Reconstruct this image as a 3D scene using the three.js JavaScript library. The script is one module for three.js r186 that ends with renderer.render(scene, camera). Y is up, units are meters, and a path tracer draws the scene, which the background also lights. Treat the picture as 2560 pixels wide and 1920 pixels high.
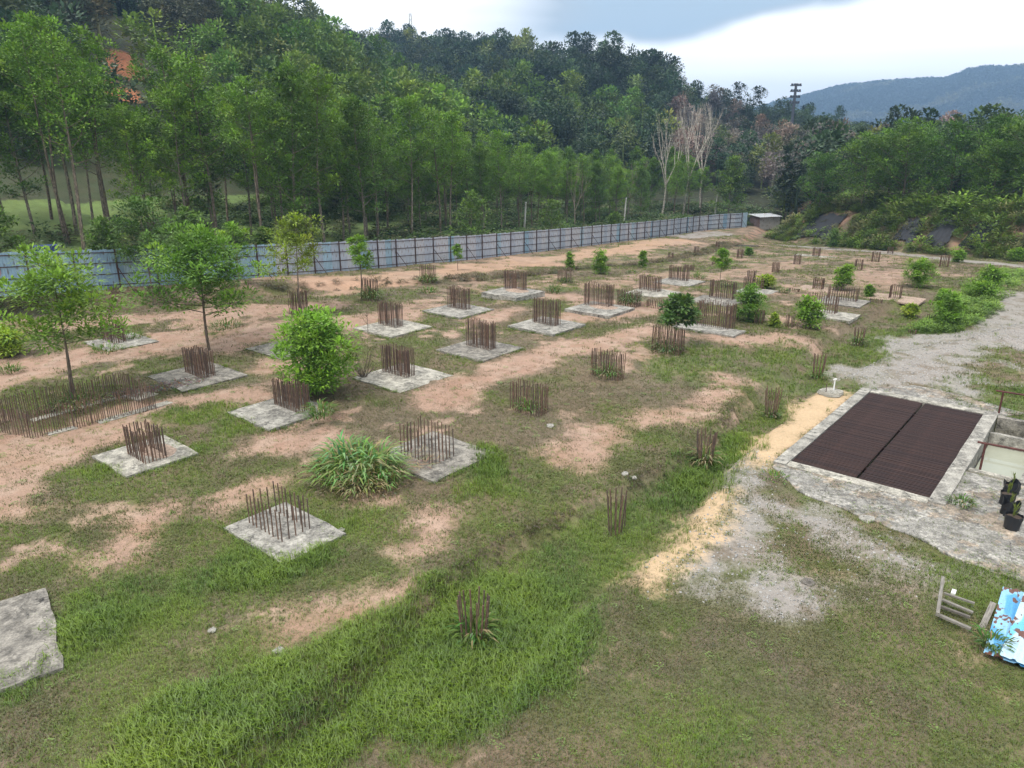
import * as THREE from 'three';
import { mergeGeometries } from 'three/addons/utils/BufferGeometryUtils.js';

// ---------------------------------------------------------------- camera, sky, sun, exposure
const scene = new THREE.Scene();
const camera = new THREE.PerspectiveCamera(55.1, 4 / 3, 0.1, 6000);
camera.position.set(0, 10, 0);
camera.rotation.set(-THREE.MathUtils.degToRad(18.2), 0, 0);
const renderer = new THREE.WebGLRenderer({ antialias: true });
renderer.setSize(1024, 768);
renderer.toneMapping = THREE.LinearToneMapping;
renderer.toneMappingExposure = 1.62;
renderer.shadowMap.enabled = true;

const hash = (x, y) => { let h = Math.imul(x | 0, 374761393) ^ Math.imul(y | 0, 668265263); h = Math.imul(h ^ (h >>> 13), 1274126177); return ((h ^ (h >>> 16)) >>> 0) / 4294967296; };
function vnoise(x, y) {
  const ix = Math.floor(x), iy = Math.floor(y), fx = x - ix, fy = y - iy, u = fx * fx * (3 - 2 * fx), v = fy * fy * (3 - 2 * fy);
  const a = hash(ix, iy), b = hash(ix + 1, iy), c = hash(ix, iy + 1), d = hash(ix + 1, iy + 1);
  return a + (b - a) * u + (c - a) * v + (a - b - c + d) * u * v;
}
function fbm(x, y, o = 4) { let s = 0, a = 0.5, t = 0; for (let i = 0; i < o; i++) { s += a * vnoise(x, y); t += a; a *= 0.5; x = x * 2.03 + 17.1; y = y * 2.03 + 9.7; } return s / t; }
const sm = (a, b, t) => { t = Math.min(1, Math.max(0, (t - a) / (b - a))); return t * t * (3 - 2 * t); };
const lerp = (a, b, t) => a + (b - a) * t;
const mix3 = (a, b, t) => [lerp(a[0], b[0], t), lerp(a[1], b[1], t), lerp(a[2], b[2], t)];
function RNG(seed) { let s = seed >>> 0; const f = () => { s = (s + 0x6d2b79f5) | 0; let t = Math.imul(s ^ (s >>> 15), 1 | s); t = (t + Math.imul(t ^ (t >>> 7), 61 | t)) ^ t; return ((t ^ (t >>> 14)) >>> 0) / 4294967296; }; f.r = (a, b) => a + (b - a) * f(); f.n = () => (f() + f() + f() - 1.5) / 1.5; f.pick = (l) => l[Math.floor(f() * l.length)]; return f; }
const noiseWrap = (u, v, n, seed) => { // tileable value noise, period n
  const ix = Math.floor(u * n), iy = Math.floor(v * n), fx = u * n - ix, fy = v * n - iy, a = fx * fx * (3 - 2 * fx), b = fy * fy * (3 - 2 * fy), m = (k) => ((k % n) + n) % n;
  const h = (i, j) => hash(m(i) + seed * 131, m(j) + seed * 57);
  return lerp(lerp(h(ix, iy), h(ix + 1, iy), a), lerp(h(ix, iy + 1), h(ix + 1, iy + 1), a), b);
};

{ // overcast sky: bright thin layer, thicker blue-grey rain cloud above
  const W = 2048, Hh = 1024, data = new Float32Array(W * Hh * 4);
  for (let r = 0; r < Hh; r++) {
    const up = ((r + 0.5) / Hh - 0.5) * Math.PI, y = Math.sin(up), cy = Math.cos(up), e = up * 180 / Math.PI;
    for (let c = 0; c < W; c++) {
      const az = ((c + 0.5) / W - 0.5) * 2 * Math.PI, x = Math.cos(az) * cy, z = Math.sin(az) * cy;
      const k = 1 / Math.max(0.09, y + 0.06), px = x * k, pz = z * k;
      const a = Math.atan2(x, -z) * 180 / Math.PI; // 0 = straight ahead, + to the right
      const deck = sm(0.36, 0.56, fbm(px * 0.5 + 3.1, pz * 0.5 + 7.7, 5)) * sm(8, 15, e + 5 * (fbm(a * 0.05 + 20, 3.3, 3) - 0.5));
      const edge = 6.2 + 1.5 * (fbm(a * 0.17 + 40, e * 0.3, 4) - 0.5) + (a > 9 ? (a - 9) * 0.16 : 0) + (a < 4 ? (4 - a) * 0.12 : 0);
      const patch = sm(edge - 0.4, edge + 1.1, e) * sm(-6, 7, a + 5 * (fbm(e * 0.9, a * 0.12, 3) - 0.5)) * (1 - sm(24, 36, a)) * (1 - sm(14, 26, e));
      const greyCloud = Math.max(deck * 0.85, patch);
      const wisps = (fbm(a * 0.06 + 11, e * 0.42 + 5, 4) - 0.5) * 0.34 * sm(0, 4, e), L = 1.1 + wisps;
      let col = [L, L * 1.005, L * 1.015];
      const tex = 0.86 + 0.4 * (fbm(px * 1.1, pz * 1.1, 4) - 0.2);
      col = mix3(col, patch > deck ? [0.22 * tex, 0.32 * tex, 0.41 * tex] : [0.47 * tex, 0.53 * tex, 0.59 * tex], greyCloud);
      const o = (r * W + c) * 4; data[o] = col[0]; data[o + 1] = col[1]; data[o + 2] = col[2]; data[o + 3] = 1;
    }
  }
  const t = new THREE.DataTexture(data, W, Hh, THREE.RGBAFormat, THREE.FloatType);
  t.mapping = THREE.EquirectangularReflectionMapping; t.magFilter = THREE.LinearFilter; t.needsUpdate = true;
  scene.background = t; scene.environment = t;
}
const sun = new THREE.DirectionalLight(new THREE.Color(1, 0.96, 0.89), 1.4);
sun.position.set(-45, 130, 10); sun.target.position.set(0, 0, -45); scene.add(sun, sun.target);
sun.castShadow = true; sun.shadow.radius = 28; sun.shadow.mapSize.set(2048, 2048);
Object.assign(sun.shadow.camera, { left: -90, right: 90, top: 90, bottom: -90, near: 1, far: 400 });

// ---------------------------------------------------------------- naming helpers
const taken = {};
function numbered(n) { const k = taken[n] = (taken[n] ?? -1) + 1; return k ? n + '_' + String(k).padStart(3, '0') : n; }
function tag(o, label, category, group, kind) { if (label) o.userData.label = label; if (category) o.userData.category = category; if (group) o.userData.group = group; if (kind) o.userData.kind = kind; return o; }
const shade = (o) => { o.traverse((m) => { if (m.isMesh) { m.castShadow = true; m.receiveShadow = true; } }); return o; };
function thing(name, label, category, x, y, z, turn = 0, group) { const g = new THREE.Group(); g.name = numbered(name); g.position.set(x, y, z); g.rotation.y = turn; tag(g, label, category, group); scene.add(g); return g; }
function part(parent, name, geo, mat) { const m = new THREE.Mesh(geo, mat); m.name = name; m.castShadow = m.receiveShadow = true; parent.add(m); return m; }
function single(name, geo, mat, label, category, group, kind) { const m = new THREE.Mesh(geo, mat); m.name = numbered(name); m.castShadow = m.receiveShadow = true; tag(m, label, category, group, kind); scene.add(m); return m; }
function copyOf(src, x, y, z, turn, scale, label, group) { const c = src.clone(); c.name = numbered(src.userData.base); c.userData = { ...src.userData }; delete c.userData.base; c.position.set(x, y, z); c.rotation.y = turn; if (scale) c.scale.setScalar(scale); if (label) c.userData.label = label; if (group) c.userData.group = group; scene.add(c); return c; }

// ---------------------------------------------------------------- textures and materials
function dataTex(n, f, srgb = true, rep = 1) {
  const d = new Uint8Array(n * n * 4);
  for (let y = 0; y < n; y++) for (let x = 0; x < n; x++) { const c = f((x + 0.5) / n, (y + 0.5) / n, x, y), o = (y * n + x) * 4; d[o] = Math.max(0, Math.min(255, c[0] * 255)); d[o + 1] = Math.max(0, Math.min(255, c[1] * 255)); d[o + 2] = Math.max(0, Math.min(255, c[2] * 255)); d[o + 3] = 255; }
  const t = new THREE.DataTexture(d, n, n, THREE.RGBAFormat); t.wrapS = t.wrapT = THREE.RepeatWrapping; t.magFilter = THREE.LinearFilter; if (srgb) t.colorSpace = THREE.SRGBColorSpace; t.repeat.set(rep, rep); t.needsUpdate = true; return t;
}
const grey = (v) => [v, v, v];
const groundMap = dataTex(1024, (u, v, x, y) => {
  const a = noiseWrap(u, v, 12, 1), b = noiseWrap(u, v, 64, 2), c = noiseWrap(u, v, 256, 3), e = hash(x + 900, y + 77), f = noiseWrap(u + 0.02 * Math.sin(v * 40), v, 400, 5);
  const peb = e > 0.995 ? 0.12 : 0; const k = 0.80 + 0.10 * (a - 0.5) + 0.20 * (b - 0.5) + 0.22 * (c - 0.5) + 0.14 * (f - 0.5) + peb;
  return [k * 1.01, k, k * 0.985];
});
const groundBump = dataTex(512, (u, v) => grey(0.25 * noiseWrap(u, v, 12, 8) + 0.35 * noiseWrap(u, v, 60, 9) + 0.4 * noiseWrap(u, v, 200, 10)), false);
const concMap = dataTex(1024, (u, v, x, y) => {
  const a = noiseWrap(u, v, 5, 21), b = noiseWrap(u, v, 18, 22), c = noiseWrap(u, v, 90, 23), e = noiseWrap(u, v, 300, 24);
  let k = 0.70 + 0.16 * (a - 0.5) + 0.24 * (b - 0.5) + 0.18 * (c - 0.5) + 0.12 * (e - 0.5);
  const lich = sm(0.56, 0.75, noiseWrap(u, v, 9, 25) * 0.5 + noiseWrap(u, v, 40, 26) * 0.5); k -= 0.13 * lich;
  const white = sm(0.62, 0.8, noiseWrap(u, v, 7, 27) * 0.55 + noiseWrap(u, v, 60, 28) * 0.45); k += 0.09 * white;
  const cr = Math.abs(noiseWrap(u, v, 4, 29) + 0.25 * noiseWrap(u, v, 22, 30) - 0.62); if (cr < 0.006) k -= 0.2;
  return [k, k * 0.985, k * 0.95];
});
const apronMap = dataTex(1024, (u, v) => { const a = noiseWrap(u, v, 6, 121), b = noiseWrap(u, v, 24, 122), c = noiseWrap(u, v, 110, 123), e = noiseWrap(u, v, 320, 124); let k = 0.62 + 0.16 * (a - 0.5) + 0.2 * (b - 0.5) + 0.2 * (c - 0.5) + 0.14 * (e - 0.5); const cr = Math.abs(noiseWrap(u, v, 5, 129) + 0.3 * noiseWrap(u, v, 26, 130) - 0.65); if (cr < 0.008) k -= 0.25; const soil = sm(0.47, 0.62, noiseWrap(u, v, 5, 125) * 0.5 + noiseWrap(u, v, 20, 126) * 0.3 + c * 0.2), w = sm(0.6, 0.7, noiseWrap(u, v, 8, 127) * 0.5 + noiseWrap(u, v, 50, 128) * 0.5); k += 0.14 * w; return [k, lerp(k * 0.985, k * 0.92, soil), lerp(k * 0.95, k * 0.83, soil)]; });
const concBump = dataTex(512, (u, v) => grey(0.5 * noiseWrap(u, v, 20, 31) + 0.5 * noiseWrap(u, v, 120, 32)), false);
const rustMap = dataTex(256, (u, v) => { const a = noiseWrap(u, v, 10, 41), b = noiseWrap(u, v, 50, 42), k = 0.75 + 0.35 * (a - 0.5) + 0.3 * (b - 0.5); return [k * 1.03, k * 0.95, k * 0.9]; });
const sheetMap = dataTex(512, (u, v) => { const st = noiseWrap(u, v * 0.12, 60, 51) * 0.5 + noiseWrap(u, v, 8, 52) * 0.5, k = 0.9 + 0.16 * (st - 0.5); const r = sm(0.70, 0.86, noiseWrap(u, v * 0.25, 24, 53) * 0.6 + noiseWrap(u, v, 12, 54) * 0.4); return [lerp(k, 0.62, r * 0.6), lerp(k, 0.47, r * 0.6), lerp(k, 0.38, r * 0.6)]; });
const barkMap = dataTex(256, (u, v) => { const a = noiseWrap(u, v * 0.3, 30, 61), b = noiseWrap(u, v, 12, 62), k = 0.7 + 0.4 * (a - 0.5) + 0.35 * (b - 0.5); return [k, k * 0.97, k * 0.93]; });
const woodMap = dataTex(256, (u, v) => { const a = noiseWrap(u * 0.2, v, 60, 71), b = noiseWrap(u, v, 10, 72), k = 0.75 + 0.35 * (a - 0.5) + 0.25 * (b - 0.5); return [k, k * 0.98, k * 0.95]; });
const std = (rgb, o = {}) => { const m = new THREE.MeshStandardMaterial({ roughness: 0.9, metalness: 0, ...o }); m.color.setRGB(...rgb); m.side = THREE.DoubleSide; return m; };
const leafMat = (rgb, tr = 0.28) => { const m = new THREE.MeshPhysicalMaterial({ roughness: 0.75, metalness: 0, transmission: tr, thickness: 0, vertexColors: true, side: THREE.DoubleSide }); m.color.setRGB(...rgb); m.specularIntensity = 0.35; return m; };
const M = {
  ground: std([1, 1, 1], { vertexColors: true, map: groundMap, bumpMap: groundBump, bumpScale: 0.05, roughness: 1 }),
  conc: std([0.66, 0.64, 0.60], { map: concMap, bumpMap: concBump, bumpScale: 0.012 }),
  concDark: std([0.52, 0.49, 0.45], { map: concMap, bumpMap: concBump, bumpScale: 0.02 }),
  concPale: std([0.78, 0.75, 0.68], { map: concMap, bumpMap: concBump, bumpScale: 0.012 }),
  apron: std([0.68, 0.66, 0.63], { map: apronMap, bumpMap: concBump, bumpScale: 0.03 }),
  soilCap: std([0.62, 0.46, 0.36], { map: groundMap, bumpMap: groundBump, bumpScale: 0.03 }),
  bars: [[0.25, 0.185, 0.145], [0.20, 0.15, 0.12], [0.31, 0.22, 0.17], [0.19, 0.155, 0.135]].map((c) => std(c, { map: rustMap, roughness: 0.85 })),
  grate: [[0.072, 0.038, 0.034], [0.058, 0.032, 0.03], [0.088, 0.048, 0.04]].map((c) => std(c, { map: rustMap, roughness: 0.7 })),
  rail: std([0.16, 0.06, 0.05], { map: rustMap, roughness: 0.7 }),
  post: std([0.10, 0.065, 0.06], { map: rustMap, roughness: 0.8 }),
  blue: [[0.33, 0.50, 0.62], [0.37, 0.53, 0.64], [0.30, 0.46, 0.60], [0.40, 0.55, 0.65]].map((c) => std(c, { map: sheetMap, roughness: 0.55 })),
  pale: [[0.50, 0.55, 0.62], [0.54, 0.58, 0.64], [0.47, 0.52, 0.60], [0.56, 0.58, 0.62], [0.42, 0.49, 0.58]].map((c) => std(c, { map: sheetMap, roughness: 0.55 })),
  bark: std([0.30, 0.25, 0.20], { map: barkMap }), barkPale: std([0.42, 0.37, 0.31], { map: barkMap }), dead: std([0.80, 0.76, 0.70], { map: barkMap }),
  leaf: leafMat([1, 1, 1]), leafThick: leafMat([1, 1, 1], 0.25),
  wood: std([0.42, 0.40, 0.37], { map: woodMap }), woodDark: std([0.26, 0.24, 0.22], { map: woodMap }),
  tarp: std([0.022, 0.023, 0.027], { roughness: 0.75 }), bag: std([0.012, 0.014, 0.018], { roughness: 0.4 }),
  soil: std([0.10, 0.07, 0.05], { map: groundMap }),
  pole: std([0.95, 0.95, 0.93], { map: concMap }), wire: std([0.03, 0.03, 0.03]), mast: std([0.06, 0.07, 0.09]),
  white: std([0.78, 0.77, 0.74], { roughness: 0.6 }), stone: std([0.72, 0.70, 0.66], { map: concMap }),
};
const water = (rgb, rough = 0.04) => { const m = new THREE.MeshPhysicalMaterial({ roughness: rough, metalness: 0, ior: 1.33 }); m.color.setRGB(...rgb); return m; };

// ---------------------------------------------------------------- terrain (x to the right, d straight ahead; z = -d)
const FT = [[0, 0], [47, 0], [57, -0.45], [115, -4.5], [150, -5]];
const field = (d) => { if (d <= 0) return 0; for (let i = 1; i < FT.length; i++) if (d <= FT[i][0]) return lerp(FT[i - 1][1], FT[i][1], (d - FT[i - 1][0]) / (FT[i][0] - FT[i - 1][0])); return -5; };
const E1 = [[-4.86, 9.78], [-4.23, 10.82], [-3.47, 11.74], [-2.74, 13.29], [-2.04, 15], [-0.56, 16.9], [2.71, 20.12], [5.79, 22.69], [9.89, 29.08], [14.49, 35.25], [17.29, 39.64], [23.34, 45.84]];
const E2 = [[-0.67, 9.78], [1.01, 13.09], [2.69, 15.33], [4.49, 17.41], [6.36, 20.42], [7.55, 22.36], [10, 25.63], [13.07, 29.6], [19.05, 35.55], [23.82, 37.9], [30.28, 42.53]];
const FN = [[-48, 19.4, 2.6], [-40, 29.1, 2.2], [-29.5, 41.9, 1.6], [-24, 48.6, 0.9], [-14.2, 60.5, -0.15], [-11, 66.5, -0.75], [-3.3, 77, -1.55], [4.8, 88, -2.2], [23.1, 113, -3.6], [31.5, 124.5, -4.05], [36.1, 127.2, -4], [41.1, 129.4, -3.95], [46, 131.5, -3.95]];
const BK = [[-33.91, 39.64], [-30.98, 43.58], [-27.07, 45.26], [-23.14, 47.07], [-18.57, 49.56], [-14.04, 53.28], [-8.59, 56.01], [-4.78, 58.29], [0.68, 62.3], [5.24, 68.81], [8.43, 70.44], [14.9, 76.31], [23.19, 89.39], [31.08, 104.91], [37.08, 116.91], [51.08, 144.91]];
const E3 = [[60, 170], [47, 122], [40.48, 120.64], [41.9, 109.65], [45.31, 96.54], [48.57, 88.08], [51.65, 81.5], [52.99, 76.31], [70, 78], [110, 66]];
const near = { s: 0, i: 0, t: 0, q: 0 };
function sdl(P, x, d) { // signed distance, + on the left of the line
  let best = 1e9, s = 1, ii = 0, tt = 0;
  for (let i = 0; i < P.length - 1; i++) {
    const ax = P[i][0], ad = P[i][1], vx = P[i + 1][0] - ax, vd = P[i + 1][1] - ad; let t = ((x - ax) * vx + (d - ad) * vd) / (vx * vx + vd * vd); t = t < 0 ? 0 : t > 1 ? 1 : t;
    const q = Math.hypot(x - ax - t * vx, d - ad - t * vd);
    if (q < best - 1e-9) { best = q; s = vx * (d - ad) - vd * (x - ax) >= 0 ? 1 : -1; ii = i; tt = t; }
  }
  near.s = best * s; near.i = ii; near.t = tt; near.q = best; return near.s;
}
const RIDGES = [
  { L: 62, p: [[-240, 60, 22], [-160, 110, 25], [-117.9, 149, 31], [-100.3, 161.4, 35], [-91, 178.1, 37], [-86.4, 196.9, 37], [-80.6, 226.1, 36], [-95, 300, 42]] },
  { L: 95, p: [[-300, 330, 62], [-150.4, 392.2, 58.6], [-135.6, 408.1, 61], [-114.9, 414.4, 54.6], [-93, 419.8, 48.7], [-65.9, 414.8, 47.8], [-41.3, 407.9, 46], [-23.1, 379.3, 41.8], [-1.2, 350, 36.6], [21.7, 329.3, 32.1], [38, 307.7, 29.3], [50.3, 295.8, 25.7], [59.9, 283.7, 21.5], [67.1, 271.8, 14.5], [73.6, 265, 7.5], [81, 257.6, -2]] },
  { L: 42, p: [[-45, 236, 17], [-30.7, 233, 16.4], [-19, 224.2, 14.2], [-9.5, 214.8, 13.4], [-2, 210, 11.6], [6.4, 199.9, 8.6], [16.2, 189.3, 4.8]] },
  { L: 75, p: [[81, 257, 7], [99.3, 283.1, 4], [106.3, 259, 2.5], [110.6, 235.3, 1], [117.1, 209.5, 0], [160, 195.4, -1]] },
];
function ground0(x, d) {
  let f = field(d);
  if (d > 5 && d < 56) { const s1 = -sdl(E1, x, d), s2 = sdl(E2, x, d); f -= 0.45 * sm(-0.12, 0.4, s1) * sm(-0.1, 0.45, s2) * (1 - sm(44, 54, d)); }
  if (d > 20) {
    const sB = sdl(BK, x, d), sF = sdl(FN, x, d), yf = lerp(FN[near.i][2], FN[near.i + 1][2], near.t);
    f += (yf - f) * sm(-0.8, 0.9, sB); if (sF > 0) f += 0.045 * Math.min(sF, 70);
    const s3 = sdl(E3, x, d); f += 4.6 * sm(0, 6.5, s3) + (s3 > 0 ? 0.03 * Math.min(s3, 60) : 0);
  }
  if (d > 90 || x < -45) {
    let add = 0;
    for (const r of RIDGES) { sdl(r.p, x, d); const hr = lerp(r.p[near.i][2], r.p[near.i + 1][2], near.t); add = Math.max(add, (hr - f) * Math.exp(-((near.q / r.L) ** 2)) - 0.6); }
    f += Math.max(0, add) * sm(25, 60, Math.max(0, sdl(FN, x, d)) + (x > 50 ? 60 : 0));
  }
  return f;
}
const TH = 50.2 * Math.PI / 180, U = [Math.cos(TH), Math.sin(TH)], V = [-Math.sin(TH), Math.cos(TH)];
const inRect = (x, d, cx, cd, a, b, g = 0) => { const px = x - cx, pd = d - cd; return Math.abs(px * U[0] + pd * U[1]) < a / 2 + g && Math.abs(px * V[0] + pd * V[1]) < b / 2 + g; };
// grate pit and tank, axes U (long) and V
const GC = [13.63, 24.33], GA = 9.05, GB = 4.12;              // grate centre, length along U, width along V
const toW = (u, v) => [GC[0] + U[0] * u + V[0] * v, GC[1] + U[1] * u + V[1] * v];
const TANK = { u0: -1.35, u1: 4.35, v0: -2.55, v1: -3.95 };   // inside of the tank, u along the grate, v to its right
const tankC = toW((TANK.u0 + TANK.u1) / 2, (TANK.v0 + TANK.v1) / 2), tankA = TANK.u1 - TANK.u0, tankB = Math.abs(TANK.v1 - TANK.v0);
const pad = (x, d) => { const px = x - GC[0], pd = d - GC[1], u = px * U[0] + pd * U[1], v = px * V[0] + pd * V[1]; return sm(1.4, 0, Math.max(Math.abs(u) - 7, Math.abs(v + 1) - 4)); };
function Hg(x, d) {
  const g = ground0(x, d), p = d < 36 ? pad(x, d) : 0;
  const n = d < 130 ? (fbm(x * 0.55, d * 0.55, 3) - 0.5) * 0.16 + (fbm(x * 2.1 + 50, d * 2.1, 2) - 0.5) * 0.05 : (fbm(x * 0.08, d * 0.08, 3) - 0.5) * 2;
  return g + n * (1 - p) * (d > 115 && d < 130 ? 0.3 : 1);
}
const at = (x, d, dy = 0) => [x, Hg(x, d) + dy, -d];

// ---------------------------------------------------------------- what covers the ground where
const ST = {
  earth: [[1.5, [-16.85, 21.76], [-15.3, 24.98], [-12.82, 27.99], [-10.28, 30.71]], [1.6, [-11.65, 32.43], [-11.81, 37.38]], [1.0, [-2.97, 28.56], [1.68, 34.74], [7.32, 39.87]], [2.2, [-22.65, 30.38], [-21.04, 35.58], [-19.08, 37.85], [-14.87, 36.46], [-13.01, 41.51], [-8.41, 42.68]], [0.75, [-4.56, 13.44], [-3.21, 14.27], [-2.43, 14.72]], [0.7, [-1.91, 18.65], [-2.46, 16.66]], [1.1, [1.92, 22.69], [3.2, 24.32]], [0.7, [5, 26.16], [7.05, 26.66]], [0.8, [7.74, 27.99], [8.99, 29.14]], [0.7, [-8.55, 19.21], [-7.64, 20.58]], [0.4, [-4.41, 19.35], [-3.76, 19.5]], [1.2, [12.14, 37.85], [15.23, 36.91]], [1, [17.51, 41.51], [15.77, 42.68]], [0.8, [8.06, 32.8], [9.74, 30.38]], [1.1, [-1.54, 42.68], [0.12, 45.21]], [1.5, [-17.45, 22.88], [-14.81, 18.92]], [0.9, [-8.15, 23.68], [-6.86, 24.32]], [1.7, [5.47, 43.91], [8.16, 46.59], [3.01, 50.32]], [2.6, [15.16, 60.89], [20.18, 64.75], [27.66, 74.1]], [2.6, [28.63, 60.89], [36.52, 64.75]], [0.6, [-10.03, 18.92], [-10.09, 16.44]], [1.6, [-28, 40], [-20, 44], [-12, 46]]],
  green: [[2.2, [-4.21, 10.55], [-2.4, 12.26], [-0.57, 13.72]], [1, [-4.48, 18.38], [-5.62, 16.89], [-6.68, 15.79]], [0.8, [-13.19, 21.07], [-11.05, 23.68]], [0.9, [-12, 26.41], [-10.4, 25.44]], [1.1, [-10, 12.12], [-9.14, 13.6], [-8.22, 14.45]], [1.5, [-0.6, 14.56], [3.07, 17.65], [5.58, 20.27], [8.64, 23.77]], [1.2, [-0.09, 20.42], [-1.61, 22.13]], [1.8, [12.04, 28], [18.78, 37.18], [28.52, 44.58]], [0.5, [11.9, 15.6], [11.2, 15.0]], [0.7, [3.67, 10.55], [3, 10.13]], [1.2, [10.31, 35.58], [7.05, 31.04]], [1.4, [13.8, 35.58], [11.61, 32.43]], [1.6, [19.23, 26.41], [20, 30.38]], [1.6, [23.45, 109.67], [10.88, 89.78]]],
  gravel: [[0.75, [4.67, 15.59], [5.95, 16.89], [7.2, 19.2]], [0.7, [7.6, 21], [8.0, 22.3]], [0.7, [8.36, 18.11], [9.33, 16.89]], [2.3, [17.6, 31.6], [23.66, 37.38], [29.61, 41.51]], [0.7, [5.68, 15.19], [6.3, 14.45]], [3, [26.52, 114.2], [33.66, 119.49]], [1.3, [37.75, 103.68], [44.8, 90.24], [50, 69.12]], [2.2, [28.17, 39.34], [34.87, 50.96]]],
  sand: [[0.42, [3.06, 15.39], [4.86, 17.36], [6.2, 19.9]], [0.75, [9.09, 23.68], [11.8, 26.92], [13.0, 28.6]], [0.6, [8.11, 22.13], [9.87, 24.53]]],
  tall: [[2.0, [-4.4, 10.2], [-2.4, 12.0], [-0.8, 13.4]], [0.7, [-10, 12.12], [-9.14, 13.6]], [0.5, [-1.2, 22.8], [-0.4, 21.2], [-1.2, 20.2]], [0.8, [5.6, 20.6], [8.4, 24]], [0.5, [-5, 16.3], [-6.3, 15.6]]],
  road: [[2.6, [-13, 55], [-9.41, 57.5], [-0.28, 72.91], [10.56, 87.04], [23.32, 105.87]]],
};
const box = {}; for (const k in ST) box[k] = ST[k].map((s) => { const p = s.slice(1); return [Math.min(...p.map((q) => q[0])) - s[0] * 2 - 2, Math.max(...p.map((q) => q[0])) + s[0] * 2 + 2, Math.min(...p.map((q) => q[1])) - s[0] * 2 - 2, Math.max(...p.map((q) => q[1])) + s[0] * 2 + 2]; });
function stroke(k, x, d, n1, n2) {
  let m = 0; const L = ST[k];
  for (let i = 0; i < L.length; i++) { const b = box[k][i]; if (x < b[0] || x > b[1] || d < b[2] || d > b[3]) continue; const r = L[i][0]; sdl(L[i].slice(1), x, d); const v = sm(-0.9, 0.6, r - near.q + (n1 - 0.5) * 2.4 * r + (n2 - 0.5) * 1.0); if (v > m) m = v; }
  return m;
}
const C = { earth: [0.43, 0.275, 0.20], red: [0.38, 0.215, 0.15], pale: [0.50, 0.355, 0.27], thatch: [0.185, 0.14, 0.09], olive: [0.125, 0.13, 0.045], green: [0.105, 0.145, 0.035], gravel: [0.32, 0.295, 0.27], sand: [0.56, 0.40, 0.24], road: [0.48, 0.305, 0.205], floor: [0.075, 0.07, 0.035], lawn: [0.17, 0.24, 0.065], hill: [0.05, 0.075, 0.028], scar: [0.52, 0.20, 0.09], brush: [0.15, 0.115, 0.07] };
const cov = { earth: 0, green: 0, gravel: 0, sand: 0, road: 0, bank: 0, out: 0 };
function cover(x, d) {
  const n1 = fbm(x * 0.33 + 3, d * 0.33 + 8, 3), n2 = fbm(x * 1.5 + 31, d * 1.5 + 2, 3);
  cov.tall = stroke('tall', x, d, n1, n2); cov.sand = stroke('sand', x, d, n1, n2); cov.gravel = stroke('gravel', x, d, n1, n2); cov.road = stroke('road', x, d, n1, n2);
  const farEarth = sm(40, 60, d) * 0.09 + (d < 47 && x < -6 && d > 26 ? 0.12 : 0), g = stroke('green', x, d, n1, n2);
  let e = Math.max(stroke('earth', x, d, n1, n2), sm(0.58 - farEarth, 0.72 - farEarth, n1 * 0.55 + n2 * 0.45 + (fbm(x * 0.12 + 70, d * 0.12, 2) - 0.5) * 0.25) * 0.85);
  const s1 = d < 56 ? -sdl(E1, x, d) : -1, s2 = d < 56 ? sdl(E2, x, d) : -1, swale = sm(0.2, 1, s1) * sm(0, 0.9, s2) * (1 - sm(46, 54, d));
  const lip = sm(0.5, 0, Math.abs(s1 - 0.05)) * sm(0.45, 0.6, n2) * (d < 36 ? 1 : 0);
  e = Math.max(e * (1 - swale * 0.85), lip * 0.55);
  if (x > 6 && d < 36 && s2 < 0) e *= 0.45;
  const sB = d > 30 ? sdl(BK, x, d) : -9, sF = d > 20 ? sdl(FN, x, d) : -9;
  cov.bank = d > 52 ? sm(1.1, 0.3, Math.abs(sB)) : 0; cov.out = sF > 0.3 ? 1 : 0;
  if (sB > 0.5 && sF < 0) e = Math.max(e, sm(0.35, 0.6, n2 * 0.6 + n1 * 0.4) * 0.8);
  cov.earth = e * (1 - 0.8 * g); cov.green = Math.max(g * sm(0.2, 0.5, n2), swale * 0.7 * sm(0.34, 0.58, n2), cov.tall); cov.n1 = n1; cov.n2 = n2; cov.sF = sF; cov.sB = sB; cov.s3 = d > 60 ? sdl(E3, x, d) : -9;
  return cov;
}
const SCARS = [[-70, 143, 3.2], [-66, 135, 3.4], [-63, 126, 3.2], [-68, 139, 3], [-57, 138, 2.4], [-28.3, 187, 4], [-24, 186, 3.4], [-100, 140, 3]];
const scarAt = (x, d) => { let m = 0; for (const s of SCARS) { const q = Math.hypot(x - s[0], d - s[1]); if (q < s[2] * 1.7) m = Math.max(m, sm(0.25, -0.25, q / s[2] - 1 + (fbm(x * 0.25, d * 0.25, 3) - 0.5) * 1.2)); } return m; };
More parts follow.
